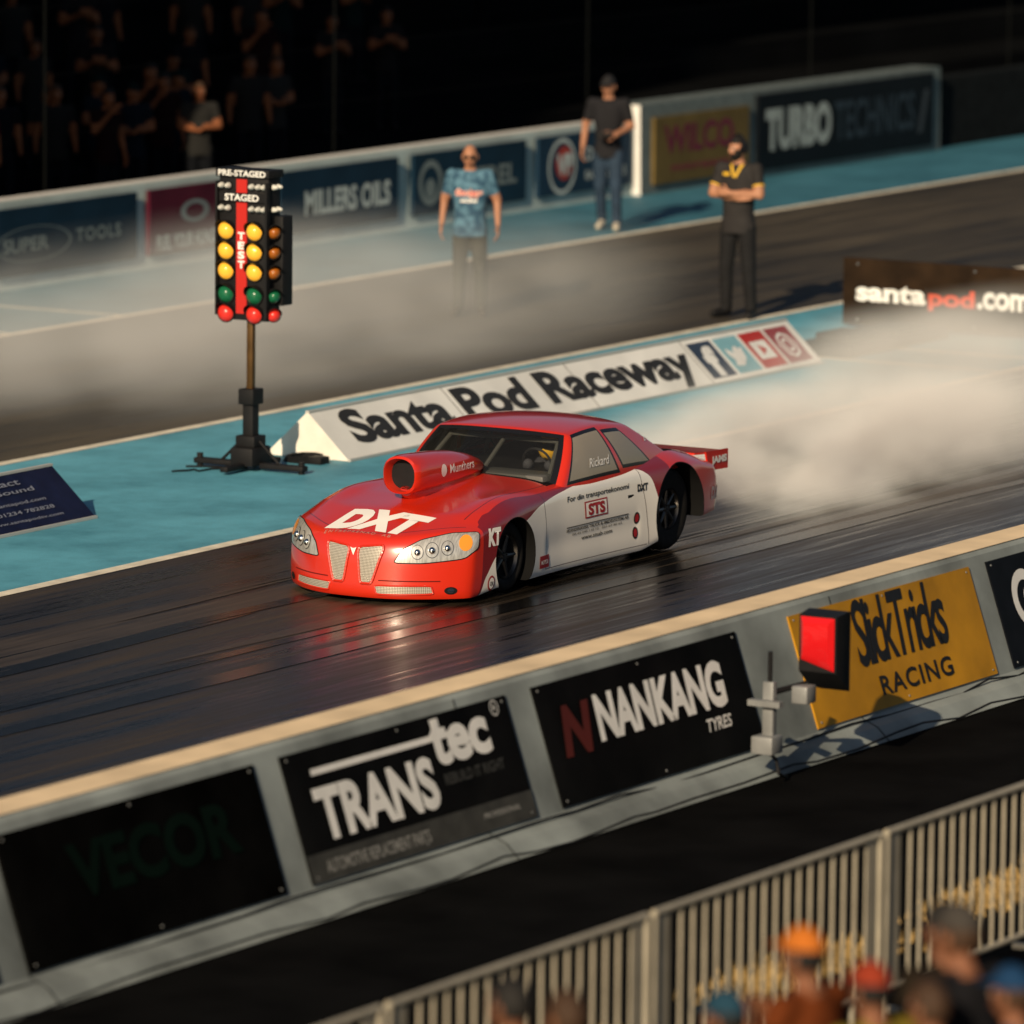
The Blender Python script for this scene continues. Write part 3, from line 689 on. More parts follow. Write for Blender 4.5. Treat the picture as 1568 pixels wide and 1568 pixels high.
for s in (1,-1):
    g=rpoly([(s*.265,.460),(s*.035,.435),(s*.075,.155),(s*.175,.155)],4,.18)
    poly('kidney_grille',g,(1,0,0),MG,.004); rim('kidney_rim',g,(1,0,0),REDC,.011,.006)
    g=rpoly([(s*.22,.075),(s*.62,.085),(s*.605,.15),(s*.20,.145)],3,.15)
    poly('lower_grille',g,(1,0,0),MG,.004); rim('lower_grille_rim',g,(1,0,0),REDC,.007,.004)
pts=[]
for k in range(41):
    y=-.66+1.32*k/40; hit,nn,_,_=BV.ray_cast(V((-2,y,.185)),V((1,0,0)))
    if hit and not (.03<abs(y)<.20): pts.append(hit+nn*-.001 if nn.x>0 else hit+nn*.001)
mb=MB(); 
for i in range(len(pts)-1):
    if (pts[i+1]-pts[i]).length<.1: mb.tube(pts[i],pts[i+1],.0045,None,0,6)
mb.obj('bumper_crease',[mat('crease_dark',(.12,.008,.006),.5)],car,True)
mb=MB(); 
hit=BV.ray_cast(V((-2,0,.40)),V((1,0,0)))[0]
mb.add([hit+V((-.012,0,-.035)),hit+V((-.012,.028,.03)),hit+V((-.012,.008,.022)),hit+V((-.012,-.008,.022)),hit+V((-.012,-.028,.03))],[(0,1,2,3,4)])
mb.obj('nose_badge',[WH],car,recalc=False)
LENSC=mat('headlamp_reflector',(.72,.70,.64),.22,.55,var=.35,vscale=14,coat=1,stretch=(1,6,1))
AMBC=mat('indicator_amber',(.8,.30,.03),.2,coat=1); BOWL=mat('lamp_bezel',(.14,.14,.14),.25,.6)
for s in (1,-1):
    d=(1,-s*.55,0)
    hl=rpoly([(s*.37,.325),(s*.45,.43),(s*.62,.505),(s*.88,.55),(s*1.13,.55),(s*1.12,.43),(s*1.0,.355),(s*.64,.325)],4,.2)
    poly('headlamp',hl,d,LENSC,.004); rim('headlamp_rim',hl,d,BLACK,.004,.003)
    for (yy,zz,r,m) in ((.585,.41,.056,CHROME),(.715,.425,.060,CHROME),(.85,.44,.056,CHROME),(1.01,.475,.060,AMBC)):
        def circ(k): return [(s*yy+r*k*math.cos(t*math.pi/10),zz+r*k*math.sin(t*math.pi/10)) for t in range(20)]
        poly('lamp_bowl',circ(1),d,BOWL if m is CHROME else AMBC,.007)
        if m is CHROME:
            poly('lamp_bowl',circ(.9),d,LENSC,.010)
            q0=V((0,s*yy,zz)); dd=V(d).normalized(); hit,nn,_,_=BV.ray_cast(q0-dd*2,dd)
            if hit is not None:
                mb=MB(); mb.sph(hit-dd*.006,(r*.5,r*.5,r*.5),0,14,8); mb.obj('projector_lens',[CHROME],car,True)
    c=[(s*.78+.045*math.cos(t*math.pi/8),.11+.03*math.sin(t*math.pi/8)) for t in range(16)]
    poly('fog_lamp',c,(1,-s*.2,0),BLACK,.004)
    c=[(s*.78+.025*math.cos(t*math.pi/8),.11+.02*math.sin(t*math.pi/8)) for t in range(16)]
    poly('fog_lamp_lens',c,(1,-s*.2,0),CHROME,.008)
D=(0,1,0)
def st(s,x,z,w,h,m,**k): return ptxt('side_lettering',s,(x,0,z),(1,0,0),(0,0,1),w,h,D,m,**k)
st('For din transportekonomi',1.98,.60,1.0,.055,BKD,bold=.01,shear=.2)
q=[(2.25,.45),(2.62,.45),(2.62,.585),(2.25,.585)]; poly('side_logo',q,D,RDD,.003,'XZ'); 
q=[(2.268,.462),(2.602,.462),(2.602,.573),(2.268,.573)]; poly('side_logo',q,D,WH,.005,'XZ'); st('STS',2.30,.47,.27,.095,RDD,bold=.05,off=.008)
poly('side_line',[(1.95,.405),(2.95,.405),(2.95,.413),(1.95,.413)],D,BKD,.004,'XZ')
st('SKANDINAVISK TRUCK & SMIDESYSTEM AB',1.95,.37,1.0,.026,BKD,bold=.02)
st('08-44 240 110 12   031-67 80 65',2.05,.338,.80,.018,BKD,bold=.0)
st('www.stsab.com',2.2,.285,.5,.034,BKD,bold=.01)
st('DXT',3.10,.57,.17,.06,BKD,bold=.05,shear=.2)
st('KT',.65,.42,.19,.14,WH,bold=.06,shear=.2)
for (x,z,c) in ((1.48,.14,RDD),(3.03,.36,RDD),(3.01,.24,RDD)):
    if x<2: poly('sponsor_decal',[(x,z),(x+.17,z),(x+.17,z+.1),(x,z+.1)],D,c,.004,'XZ'); st('MOTOR',x+.02,z+.03,.13,.035,WH,off=.007)
    else:
        cc=[(x+.05+.042*math.cos(t*math.pi/8),z+.05*math.sin(t*math.pi/8)) for t in range(16)]; poly('sponsor_decal',cc,D,BKD,.004,'XZ')
        cc=[(x+.05+.028*math.cos(t*math.pi/8),z+.035*math.sin(t*math.pi/8)) for t in range(16)]; poly('sponsor_decal',cc,D,RDD,.007,'XZ')
cc=[(.70+.05*math.cos(t*math.pi/8),.13+.06*math.sin(t*math.pi/8)) for t in range(16)]; poly('sponsor_decal',cc,D,RDD,.004,'XZ')
cc=[(.70+.036*math.cos(t*math.pi/8),.13+.044*math.sin(t*math.pi/8)) for t in range(16)]; poly('sponsor_decal',cc,D,WH,.007,'XZ')
st('OK',.675,.11,.05,.035,BKD,off=.01)
st('DXT',4.34,.36,.26,.11,mat('decal_pink',(.6,.45,.42),.4),bold=.06,shear=.2)
ptxt('window_lettering','Rickard',(2.42,0,.84),(1,0,0),(0,.0,1),.34,.07,D,WH,bold=.01,shear=.4,bv=BVG,off=.006)
ptxt('window_lettering','2 EHS',(3.45,0,.94),(1,0,0),(0,0,1),.24,.06,D,WH,bold=0,bv=BVG,off=.006)
mb=MB(); h_=BV.ray_cast(V((3.0,-2,.60)),V((0,1,0)))[0]; mb.box(h_.x-.05,h_.x+.05,h_.y-.008,h_.y+.01,.53,.56,0,bev=.006); mb.obj('door_handle',[BLACK],car)
mb=MB(); X=(1,0,0); Y=(0,1,0); Z=(0,0,1)
secs=[(.70,.915,.142,.132),(.715,.915,.158,.150),(.78,.915,.168,.158),(.9,.915,.168,.156),(1.15,.91,.160,.150),(1.4,.905,.150,.135),(1.65,.89,.130,.105),(1.82,.875,.10,.07),(1.92,.86,.06,.04)]
mb.loft([((x,0,z),Y,Z,a,b) for x,z,a,b in secs],0,36,False,2.35)
mb.loft([((x,0,z),Y,Z,a,b) for x,z,a,b in [(.70,.915,.142,.132),(.72,.915,.136,.126),(.80,.91,.128,.118)]],0,36,False,2.35)
mb.loft([((x,0,z),Y,Z,a,b) for x,z,a,b in [(.80,.91,.128,.118),(1.2,.90,.09,.09)]],1,36,True,2.35)
mb.loft([((x,0,z),Y,Z,a,b) for x,z,a,b in [(.80,.78,.05,.04),(.90,.76,.10,.11),(1.2,.77,.125,.13),(1.65,.78,.12,.11),(1.9,.79,.06,.06)]],0,28,True,2.4)
sc=mb.obj('hood_scoop',[REDC,BLACK],car,True)
BVS=bvh_of([sc]); ptxt('scoop_lettering','Munthers',(1.22,0,.885),(1,0,0),(0,0,1),.42,.07,D,WH,bold=.01,bv=BVS)
cc=[(1.12+.045*math.cos(t*math.pi/8),.92+.05*math.sin(t*math.pi/8)) for t in range(16)]; poly('scoop_logo',cc,D,WH,.004,'XZ',bv=BVS)
mb=MB()
def plate(x0,x1,z0,z1,hw0,hw1,th,mi):
    mb.add([(x0,-hw0,z0),(x0,hw0,z0),(x1,hw1,z1),(x1,-hw1,z1),(x0,-hw0,z0-th),(x0,hw0,z0-th),(x1,hw1,z1-th),(x1,-hw1,z1-th)],[(0,3,2,1),(4,5,6,7),(0,1,5,4),(1,2,6,5),(2,3,7,6),(3,0,4,7)],mi)
plate(4.36,4.82,.738,.720,.66,.72,.016,0)
for s in (-1,1):
    y=s*.715
    mb.add([(4.50,y-.008,.58),(4.83,y-.008,.57),(4.83,y-.008,.733),(4.44,y-.008,.743),(4.50,y+.008,.58),(4.83,y+.008,.57),(4.83,y+.008,.733),(4.44,y+.008,.743)],[(0,1,2,3),(7,6,5,4),(0,4,5,1),(1,5,6,2),(2,6,7,3),(3,7,4,0)],0)
mb.box(4.48,4.58,.02,.30,.75,.785,1,bev=.008)
mb.obj('rear_spoiler',[REDC,BLACK],car,False)
text('spoiler_lettering','JAMS',(4.53,-.7245,.615),(1,0,0),(0,0,1),.27,.08,WH,car,bold=.06)
mb=MB(); r=.018
for s in (-1,1):
    mb.path([V((2.0,s*.60,.75)),V((2.35,s*.50,1.04)),V((3.05,s*.48,1.06)),V((3.9,s*.42,.80))],r)
    mb.path([V((3.0,s*.60,.7)),V((3.02,s*.50,1.05))],r); mb.path([V((2.1,s*.6,.76)),V((3.0,s*.56,.95))],r)
mb.path([V((2.35,-.5,1.04)),V((2.35,.5,1.04))],r); mb.path([V((3.03,-.49,1.06)),V((3.03,.49,1.06))],r); mb.path([V((3.0,-.58,.75)),V((3.03,.48,1.04))],r)
mb.path([V((2.35,.0,1.04)),V((1.98,.0,.80))],r)
mb.box(1.90,2.20,-.62,.62,.70,.82,0,bev=.03)
mb.box(2.85,2.97,-.5,-.14,.6,1.0,0,bev=.04)
mb.obj('roll_cage',[mat('cage_grey',(.09,.09,.085),.5)],car,True)
mb=MB()
mb.loft([((2.78,-.32,.60),X,Y,.10,.18),((2.76,-.32,.78),X,Y,.12,.21),((2.78,-.32,.86),X,Y,.09,.18),((2.78,-.32,.90),X,Y,.06,.07)],0,20)
mb.sph((2.62,-.28,.96),(.13,.105,.125),1,20,14)
mb.box(2.49,2.55,-.36,-.20,.94,1.0,2,bev=.015)
for s in (-1,1): mb.path([V((2.76,-.32+s*.2,.82)),V((2.55,-.32+s*.2,.70)),V((2.35,-.32+s*.1,.84))],.045,0,10)
mb.lathe((2.33,-.32,.85),(1,0,.3),[(-.01,.13),(0,.145),(.01,.13),(0,.12),(-.01,.13)],2,24)
mb.obj('driver',[mat('race_suit',(.05,.05,.06),.8),mat('helmet_yellow',(.8,.45,.03),.25,coat=1),BLACK],car,True)
WM=mat('wheel_metal',(.13,.12,.11),.3,.9)
def wheel(cx,yo,cz,r,wd,s,rr,spk):
    mb=MB(); c=V((cx,s*yo,cz)); ax=V((0,s,0))
    prof=[(-wd,r*.80),(-wd+.01,r*.93),(-wd+.03,r*.985),(-wd+.06,r),(-.06,r),(-.03,r*.985),(-.008,r*.93),(-.0,r*.84),(-.002,r*.72),(-.012,rr*1.03),(-.02,rr)]
    mb.lathe(c,ax,prof,0,56)
    mb.lathe(c,ax,[(-.02,rr),(-.01,rr*.97),(-.035,rr*.90),(-wd*.5,rr*.86),(-wd*.55,0.001)],1,40,mis=[1,1,2,2])
    mb.lathe(c,ax,[(-wd*.5,.05),(-.05,.045),(-.025,.035),(-.02,.001)],1,20)
    for k in range(spk):
        t=2*math.pi*k/spk; q=V((math.cos(t),0,math.sin(t)))
        mb.tube(c-ax*.05+q*.03,c-ax*.035+q*rr*.92,.024,.014,1,8)
    for k in range(8):
        t=2*math.pi*(k+.5)/8; q=V((math.cos(t),0,math.sin(t))); mb.tube(c-ax*.03+q*.03,c-ax*.015+q*.03,.006,None,1,6)
    return mb.obj('wheel',[RUBBER,WM,BLACK],car,True)
for s in (-1,1):
    wheel(WX0,.775,.285,.283,.12,s,.18,5); wheel(WX1,.75,.345,.343,.36,s,.17,8)
mb=MB(); mb.tube((WX0,-.7,.285),(WX0,.7,.285),.025); mb.tube((WX1,-.6,.345),(WX1,.6,.345),.04); mb.obj('axles',[BLACK],car)
car.location=(-2.17,.07,.006); car.rotation_euler=(0,0,R(.3))

# ------------------------------------------------------------------ PEOPLE
def remesh(o,vox,sm=2):
    m=o.modifiers.new('r','REMESH'); m.mode='VOXEL'; m.voxel_size=vox; m.use_smooth_shade=True
    if sm: s=o.modifiers.new('s','SMOOTH'); s.iterations=sm; s.factor=.5
    dg=bpy.context.evaluated_depsgraph_get(); me=bpy.data.meshes.new_from_object(o.evaluated_get(dg)); o.modifiers.clear()
    o.data=me; return o
def segdist(p,a,b):
    ab=b-a; t=max(0,min(1,(p-a).dot(ab)/max(1e-9,ab.length_squared))); return (p-(a+ab*t)).length,t
STAND=dict(hipz=.93,kneeL=(.10,-.02,.50),kneeR=(-.10,-.02,.50),ankL=(.11,.02,.09),ankR=(-.11,.02,.09),toeL=(.13,-.16,.04),toeR=(-.13,-.16,.04),
  shL=(.19,0,1.47),shR=(-.19,0,1.47),elL=(.25,.03,1.19),elR=(-.25,.03,1.19),wrL=(.26,-.04,.94),wrR=(-.26,-.04,.94),curl=.5,turn=0,nod=0)
def hand_mesh(mb,wr,fdir,pn,side,curl,k=1.):
    f=V(fdir).normalized(); n=V(pn); n=(n-f*n.dot(f)).normalized(); t=f.cross(n)*side
    for j in range(4):
        o=(j-1.5)*.019; mb.tube(wr+t*o*.6,wr+f*.085+t*o,.017*k,.013*k,0,10,True,True)
    Ls=[.040,.045,.042,.033]
    for j in range(4):
        p=wr+f*.088+t*((1.5-j)*.020); ang=0; r=.0095
        L=Ls[j]
        for q in range(3):
            ang+=curl*(.6 if q==0 else .8); d=f*math.cos(ang)+n*math.sin(ang); p2=p+d*L*(1,.65,.5)[q]
            mb.tube(p,p2,r*k,(r-.001)*k,0,8,True,True); p=p2; r-=.001
    p=wr+f*.025+t*.028; d=(f*.6+t*.75+n*.25).normalized(); p2=p+d*.042; mb.tube(p,p2,.013*k,.011*k,0,8,True,True)
    d=(f*.9+t*.25+n*.35).normalized(); mb.tube(p2,p2+d*.032,.011*k,.009*k,0,8,True,True)
EYEW=mat('eye_white',(.6,.58,.55),.4); LIPS=mat('lips',(.3,.1,.08),.6)
def person(name,loc,yaw,height,pose,shirt,pants,shoes,skin,hair,sleeve=.75,hat=None,glasses=False,beard=False,phones=None,vox=.016,hands=True,bulk=1.,extra=None,bald=False,parent=None):
    P=dict(STAND); P.update(pose); g={k:(V(v) if isinstance(v,tuple) else v) for k,v in P.items()}
    root_local=empty(name)
    if parent is not None: root_local.parent=parent
    mb=MB(); caps=[]
    def cap(a,b,r0,r1,mi,mi2=None,cut=1.):
        mb.tube(a,b,r0,r1,0,14,True,True); caps.append((V(a),V(b),r0,r1,mi,mi2,cut))
    hz=g['hipz']
    X3=V((1,0,0));Y3=V((0,1,0))
    B=bulk; tw=g.get('lean',0)
    sec=[(hz-.06,.13,.10),(hz,.155,.112*B),(hz+.10,.150*B,.112*B),(hz+.20,.150*B,.115*B),(hz+.33,.172*B,.118*B),(hz+.45,.178,.108),(hz+.53,.150,.085),(hz+.575,.085,.065),(hz+.60,.055,.055)]
    sz=[q[0] for q in sec];sx=[q[1] for q in sec];sy=[q[2] for q in sec]
    mb.loft([(V((0,-tw*(z-hz)+.0,z)),X3,Y3,rx,ry) for z,rx,ry in sec],0,24,True,2.3)
    mb.loft([(V((0,0,hz-.10)),X3,Y3,.165*B,.122*B),(V((0,0,hz+.02)),X3,Y3,.162*B,.120*B),(V((0,0,hz+.12)),X3,Y3,.145*B,.108*B)],0,24,True,2.3)
    hem=hz-.095
    nk=V((0,-tw*.6,hz+.57)); hd=V((0,-.02-tw*.68,hz+.655))
    cap(nk,hd,.058,.055,3)
    for s,l in ((1,'L'),(-1,'R')):
        hip=V((s*.088,0,hz-.03)); cap(hip,g['knee'+l],.098,.074,1); cap(g['knee'+l],g['ank'+l],.072,.060,1)
        a=g['ank'+l]; t=g['toe'+l]; heel=a+V((0,.035,-.045)); cap(a+V((0,.01,-.035)),t,.046,.038,2); cap(heel,a+V((0,0,-.03)),.042,.045,2)
        sh=g['sh'+l]+V((0,-tw*.52,0)); el=g['el'+l]; wr=g['wr'+l]
        cap(V((s*.09,-tw*.52,hz+.53)),sh,.062,.062,0); cap(sh,el,.066,.050,0,3,sleeve if sleeve<=1 else 1.)
        cap(el,wr,.044,.030,3 if sleeve<=1 else 0,None if sleeve<=1 else 3,1. if sleeve<=1 else sleeve-1)
    o=mb.obj('body',[shirt,pants,shoes,skin],root_local,True,recalc=False); remesh(o,vox,2)
    o.data.materials.clear()
    for m in (shirt,pants,shoes,skin): o.data.materials.append(m)
    ms=[]
    for p in o.data.polygons:
        c=p.center; best=1e9;mi=0
        for a,b,r0,r1,m1,m2,cut in caps:
            d,t=segdist(c,a,b); e=d-(r0+(r1-r0)*t)
            if e<best: best=e; mi=m1 if (m2 is None or t<=cut) else m2
        if hem<c.z<hz+.585:
            rx=np.interp(c.z,sz,sx);ry=np.interp(c.z,sz,sy)
            if c.z<hz+.12: rx=max(rx,.162*B);ry=max(ry,.12*B)
            yy=c.y+tw*(c.z-hz)
            e=(math.sqrt((c.x/rx)**2+(yy/ry)**2)-1)*min(rx,ry)
            if e<.016 and not (mi==3 and best<e-.012 and c.z>hz+.5): 
                if abs(e)<abs(best)+.006: mi=0
        ms.append(mi)
    o.data.polygons.foreach_set('material_index',ms); o.data.update()
    HM=Matrix.Translation(hd+V((0,-.012,.075)))@Matrix.Rotation(g['turn'],4,'Z')@Matrix.Rotation(g['nod'],4,'X')
    mb=MB(); nu,nv=28,20; vs=[];fs=[];ga=lambda x,s:math.exp(-(x/s)**2)
    def hp(th,ph,k=1.):
        x=math.sin(th)*math.cos(ph);y=math.sin(th)*math.sin(ph);z=math.cos(th)
        px,py,pz=x*.076*k,y*.096*k,z*.120*k
        if pz<0: 
            t=-pz/.12; px*=1-.30*t*t; py=py*(1-.18*t) - .012*t
        if y<0:
            fx=ga(px,.014)
            py-=.022*fx*ga(pz+.018,.020) + .006*ga(px,.03)*ga(pz+.055,.012) + .012*ga(px,.028)*ga(pz+.098,.02)
            py+=.010*(ga(px-.030,.016)+ga(px+.030,.016))*ga(pz-.006,.014); py-=.005*ga(pz-.028,.012)*ga(px,.05)
        return V((px,py,pz))
    for j in range(nv+1):
        for i in range(nu): vs.append(hp(math.pi*j/nv,2*math.pi*i/nu))
    fs=[(j*nu+i,(j+1)*nu+i,(j+1)*nu+(i+1)%nu,j*nu+(i+1)%nu) for j in range(nv) for i in range(nu)]
    mb.add(vs,fs,0)
    for s in (-1,1):
        mb.sph((s*.077,.008,-.008),(.012,.022,.032),0,10,8); mb.sph((s*.030,-.080,.006),(.013,.010,.009),1,10,8); mb.sph((s*.030,-.089,.006),(.006,.004,.006),2,8,6)
        mb.box(s*.03-.016,s*.03+.016,-.097,-.088,.024,.029,2)
    mb.box(-.022,.022,-.098,-.092,-.058,-.054,3)
    if glasses:
        for s in (-1,1): mb.sph((s*.031,-.094,.006),(.027,.010,.019),2,12,8); mb.tube((s*.054,-.088,.008),(s*.078,0,.006),.004,None,2,6)
        mb.tube((-.01,-.10,.010),(.01,-.10,.010),.004,None,2,6)
    def shell(k,cond,mi):
        vs=[]
        for j in range(nv+1):
            for i in range(nu): vs.append(hp(math.pi*j/nv,2*math.pi*i/nu,k))
        fs=[]
        for j in range(nv):
            for i in range(nu):
                f=(j*nu+i,(j+1)*nu+i,(j+1)*nu+(i+1)%nu,j*nu+(i+1)%nu); c=sum((vs[q] for q in f),V())/4
                if cond(c): fs.append(f)
        mb.add(vs,fs,mi)
    if not bald: shell(1.10,lambda c:(c.z>.055 and c.y<0) or (c.y>=-.02 and c.z>-.05) ,4)
    if beard: shell(1.05,lambda c:(c.y<-.0 and c.z<-.045 and c.z>-.14) or (c.y<.0 and abs(c.x)>.05 and c.z<0),4)
    if hat:
        shell(1.16,lambda c:c.z>.045,5)
        mb.loft([(V((0,-.08,.052)),X3,V((0,0,1)),.07,.008),(V((0,-.13,.048)),X3,V((0,0,1)),.065,.006),(V((0,-.165,.040)),X3,V((0,0,1)),.035,.004)],5,16)
    if phones:
        for s in (-1,1): mb.tube((s*.075,.005,0),(s*.112,.005,0),.042,.036,6,16,True,False)
        mb.path([V((math.cos(t)*.105,.005,.01+math.sin(t)*.135)) for t in [math.pi*k/10 for k in range(11)]],.010,6)
    mb.v=[HM@v for v in mb.v]
    mb.obj('head',[skin,EYEW,BLACK,LIPS,hair,hat or hair,phones or hair],root_local,True)
    if hands:
        mb=MB()
        for s,l in ((1,'L'),(-1,'R')):
            wr=g['wr'+l]; el=g['el'+l]; f=P.get('hd'+l); f=V(f) if f else (wr-el)
            pn=V(P.get('pn'+l,(-s,0,0))); 
            th=1 if f.normalized().cross((pn-f.normalized()*pn.dot(f.normalized())).normalized()).dot(V((0,-1,.2)))>0 else -1
            th=P.get('th'+l,th)
            hand_mesh(mb,wr,f,pn,th,g['curl'],1.)
        h=mb.obj('hands',[skin],root_local,True,recalc=False); remesh(h,.006,1); h.data.materials.clear(); h.data.materials.append(skin)
    if extra: extra(root_local)
    root_local.location=loc; root_local.rotation_euler=(0,0,yaw); k=height/(hz+.655+.075+.12); root_local.scale=(k,k,k)
    return root_local
SK=mat('skin',(.40,.19,.11),.55,var=.1,vscale=20)
HB=mat('hair_black',(.01,.009,.008),.7,var=.4,vscale=40); HBr=mat('hair_brown',(.05,.025,.012),.7,var=.4,vscale=40)
def hawaiian():
    m=mat('shirt_blue',(.14,.36,.50),.8); nt=m.node_tree;b=nt.nodes['Principled BSDF']
    tc=nt.nodes.new('ShaderNodeTexCoord'); n=nt.nodes.new('ShaderNodeTexNoise'); n.inputs['Scale'].default_value=14; n.inputs['Detail'].default_value=4
    r=nt.nodes.new('ShaderNodeValToRGB'); e=r.color_ramp.elements; e[0].position=.42;e[0].color=(.025,.075,.13,1);e[1].position=.60;e[1].color=(.09,.20,.28,1)
    nt.links.new(tc.outputs['Object'],n.inputs['Vector']); nt.links.new(n.outputs['Fac'],r.inputs[0]); nt.links.new(r.outputs[0],b.inputs['Base Color']); return m
def yaw_to(dx,dy): return math.atan2(dy,dx)+math.pi/2
CAMY=yaw_to(-.8625,-.506)
def ex_blue(root):
    b=[c for c in root.children if c.name.startswith('body')][0]; bv=bvh_of([b])
    def t(s,x,z,w,h,m): 
        a,f=text2d(s,.07,.25); project('shirt_lettering',a,f,(x,0,z),(1,0,0),(0,0,1),w,h,(0,1,0),m,.006,bv,.02,root)
    t('Goodguys',-.14,1.235,.28,.095,mat('logo_pale',(.7,.45,.38),.7))
    t('Goodguys',-.13,1.245,.26,.075,TR)
    t('RACING',-.09,1.19,.18,.035,TW)
person('man_in_blue_shirt',(15.60,9.62,.006),CAMY-.1,1.86,dict(kneeL=(.12,-.06,.50),ankL=(.13,.02,.09),toeL=(.16,-.15,.04),kneeR=(-.10,-.03,.50),ankR=(-.11,-.06,.09),toeR=(-.14,-.24,.05),
   elL=(.28,.04,1.20),wrL=(.30,-.06,.95),elR=(-.27,.05,1.20),wrR=(-.29,-.04,.95),nod=.1,curl=.45),
   hawaiian(),mat('trousers_olive',(.035,.035,.026),.85,var=.3,vscale=8),mat('boots',(.04,.03,.02),.7),SK,HBr,sleeve=.72,glasses=True,bald=True,bulk=1.12,extra=ex_blue)
def ex_right(root):
    YL=mat('yellow_trim',(.7,.42,.03),.6)
    b=[c for c in root.children if c.name.startswith('body')][0]; bv=bvh_of([b])
    def pp(pts):
        pts=np.array(pts,float); mn=pts.min(0);mx=pts.max(0); n=(pts-mn)/(mx-mn)
        project('collar_trim',[tuple(q) for q in n],[tuple(range(len(pts)))],(mn[0],0,mn[1]),(1,0,0),(0,0,1),mx[0]-mn[0],mx[1]-mn[1],(0,1,0),YL,.006,bv,.02,root)
    pp([(-.07,1.51),(-.045,1.51),(-.0,1.40),(-.015,1.38)]); pp([(.07,1.51),(.045,1.51),(.0,1.40),(.015,1.38)]); pp([(-.14,1.40),(-.06,1.40),(-.06,1.43),(-.14,1.43)])
    mb=MB()
    for s in (-1,1):
        a=V((s*.19,0,1.47));e=V((s*.25,-.06,1.22)); p_=a+(e-a)*.62; q_=a+(e-a)*.68
        mb.tube(p_,q_,.062,.060,0,16)
    mb.obj('sleeve_trim',[YL],root,True)
person('man_with_crossed_arms',(17.15,7.15,.006),CAMY-.45,1.97,dict(elL=(.25,-.06,1.22),wrL=(-.02,-.20,1.24),hdL=(-1,-.0,.15),pnL=(0,1,0),elR=(-.25,-.06,1.22),wrR=(.05,-.155,1.19),hdR=(1,.1,.15),pnR=(0,1,0),
   kneeL=(.13,-.03,.50),ankL=(.15,.0,.09),toeL=(.20,-.17,.04),kneeR=(-.12,-.01,.50),ankR=(-.13,.03,.09),toeR=(-.20,-.13,.04),turn=-.55,curl=.55),
   mat('shirt_black',(.02,.018,.018),.8,var=.3),mat('trousers_black',(.008,.008,.009),.85,var=.3),BLACK,SK,HB,sleeve=.66,beard=True,phones=BLACKG,bulk=1.05,extra=ex_right)
def ex_far(root):
    mb=MB(); mb.box(-.09,.09,-.36,-.28,1.10,1.16,0,bev=.01); mb.tube((-.02,-.36,1.13),(-.02,-.42,1.13),.03,.028,0,14); mb.obj('camera_in_hand',[BLACK],root)
person('man_in_dark_shirt',(24.75,13.1,.006),CAMY-.15,1.90,dict(elL=(.26,.02,1.20),wrL=(.11,-.26,1.12),hdL=(-.6,-.5,.1),pnL=(-.3,.6,-.3),elR=(-.27,.03,1.20),wrR=(-.29,-.05,.95),
   kneeL=(.11,-.12,.50),ankL=(.12,-.10,.09),toeL=(.14,-.30,.05),kneeR=(-.09,.0,.50),ankR=(-.08,.14,.10),toeR=(-.10,-.05,.04),curl=.5,turn=-.2,nod=.15),
   mat('tshirt_dark',(.010,.010,.013),.85,var=.3),mat('jeans',(.02,.04,.07),.85,var=.3,vscale=6),mat('trainers',(.5,.45,.36),.7),SK,HB,hat=mat('cap_black',(.012,.012,.014),.8),extra=ex_far)
SKN=mat('skin_near_shaded',(.22,.09,.045),.6)  # darkened skin: near spectators' shade is put into the colour
mb=MB()
for k in range(6): mb.box(-40,10,-15.9-k*1.5 if k else -15.9,-14.0 if k==0 else -15.9-(k-1)*1.5,0,1.0+k*.45-.0,0)
mb.obj('viewing_terrace',[mat('terrace_concrete',(.05,.05,.05),.9,var=.3,spec=.05)])
NEARP=[((-22.66,-14.77),1.66,(.14,.035,.010),(.48,.14,.02),True),((-22.36,-15.30),1.76,(.012,.012,.014),(.05,.045,.04),True),((-22.77,-15.12),1.58,(.20,.15,.02),(.25,.035,.015),True),
 ((-22.53,-15.62),1.58,(.01,.03,.08),(.01,.04,.10),True),((-24.07,-14.26),1.66,(.10,.09,.05),None,False),((-23.93,-14.42),1.60,(.02,.012,.01),None,False),((-23.52,-14.89),1.58,(.01,.02,.03),(.015,.05,.08),True),((-22.85,-15.42),1.56,(.01,.01,.012),None,False),((-21.9,-15.0),1.66,(.02,.015,.01),None,False)]
for i,((x,y),h,c,hc,cap_) in enumerate(NEARP):
    pose=dict(elL=(.24,-.10,1.20),wrL=(.10,-.25,1.36),elR=(-.24,-.10,1.20),wrR=(-.10,-.25,1.36)) if i==0 else {}
    person('spectator',(x,y,1.0),yaw_to(.15*((i%3)-1)+.3,1),h,pose,mat('top',c,.9,var=.3,spec=.05),BLACK,BLACK,SKN,(HBr if i%2 else HB),sleeve=.6,hat=mat('hat',hc,.8,var=.2,spec=.1) if cap_ else None,vox=.022,hands=(i==0))
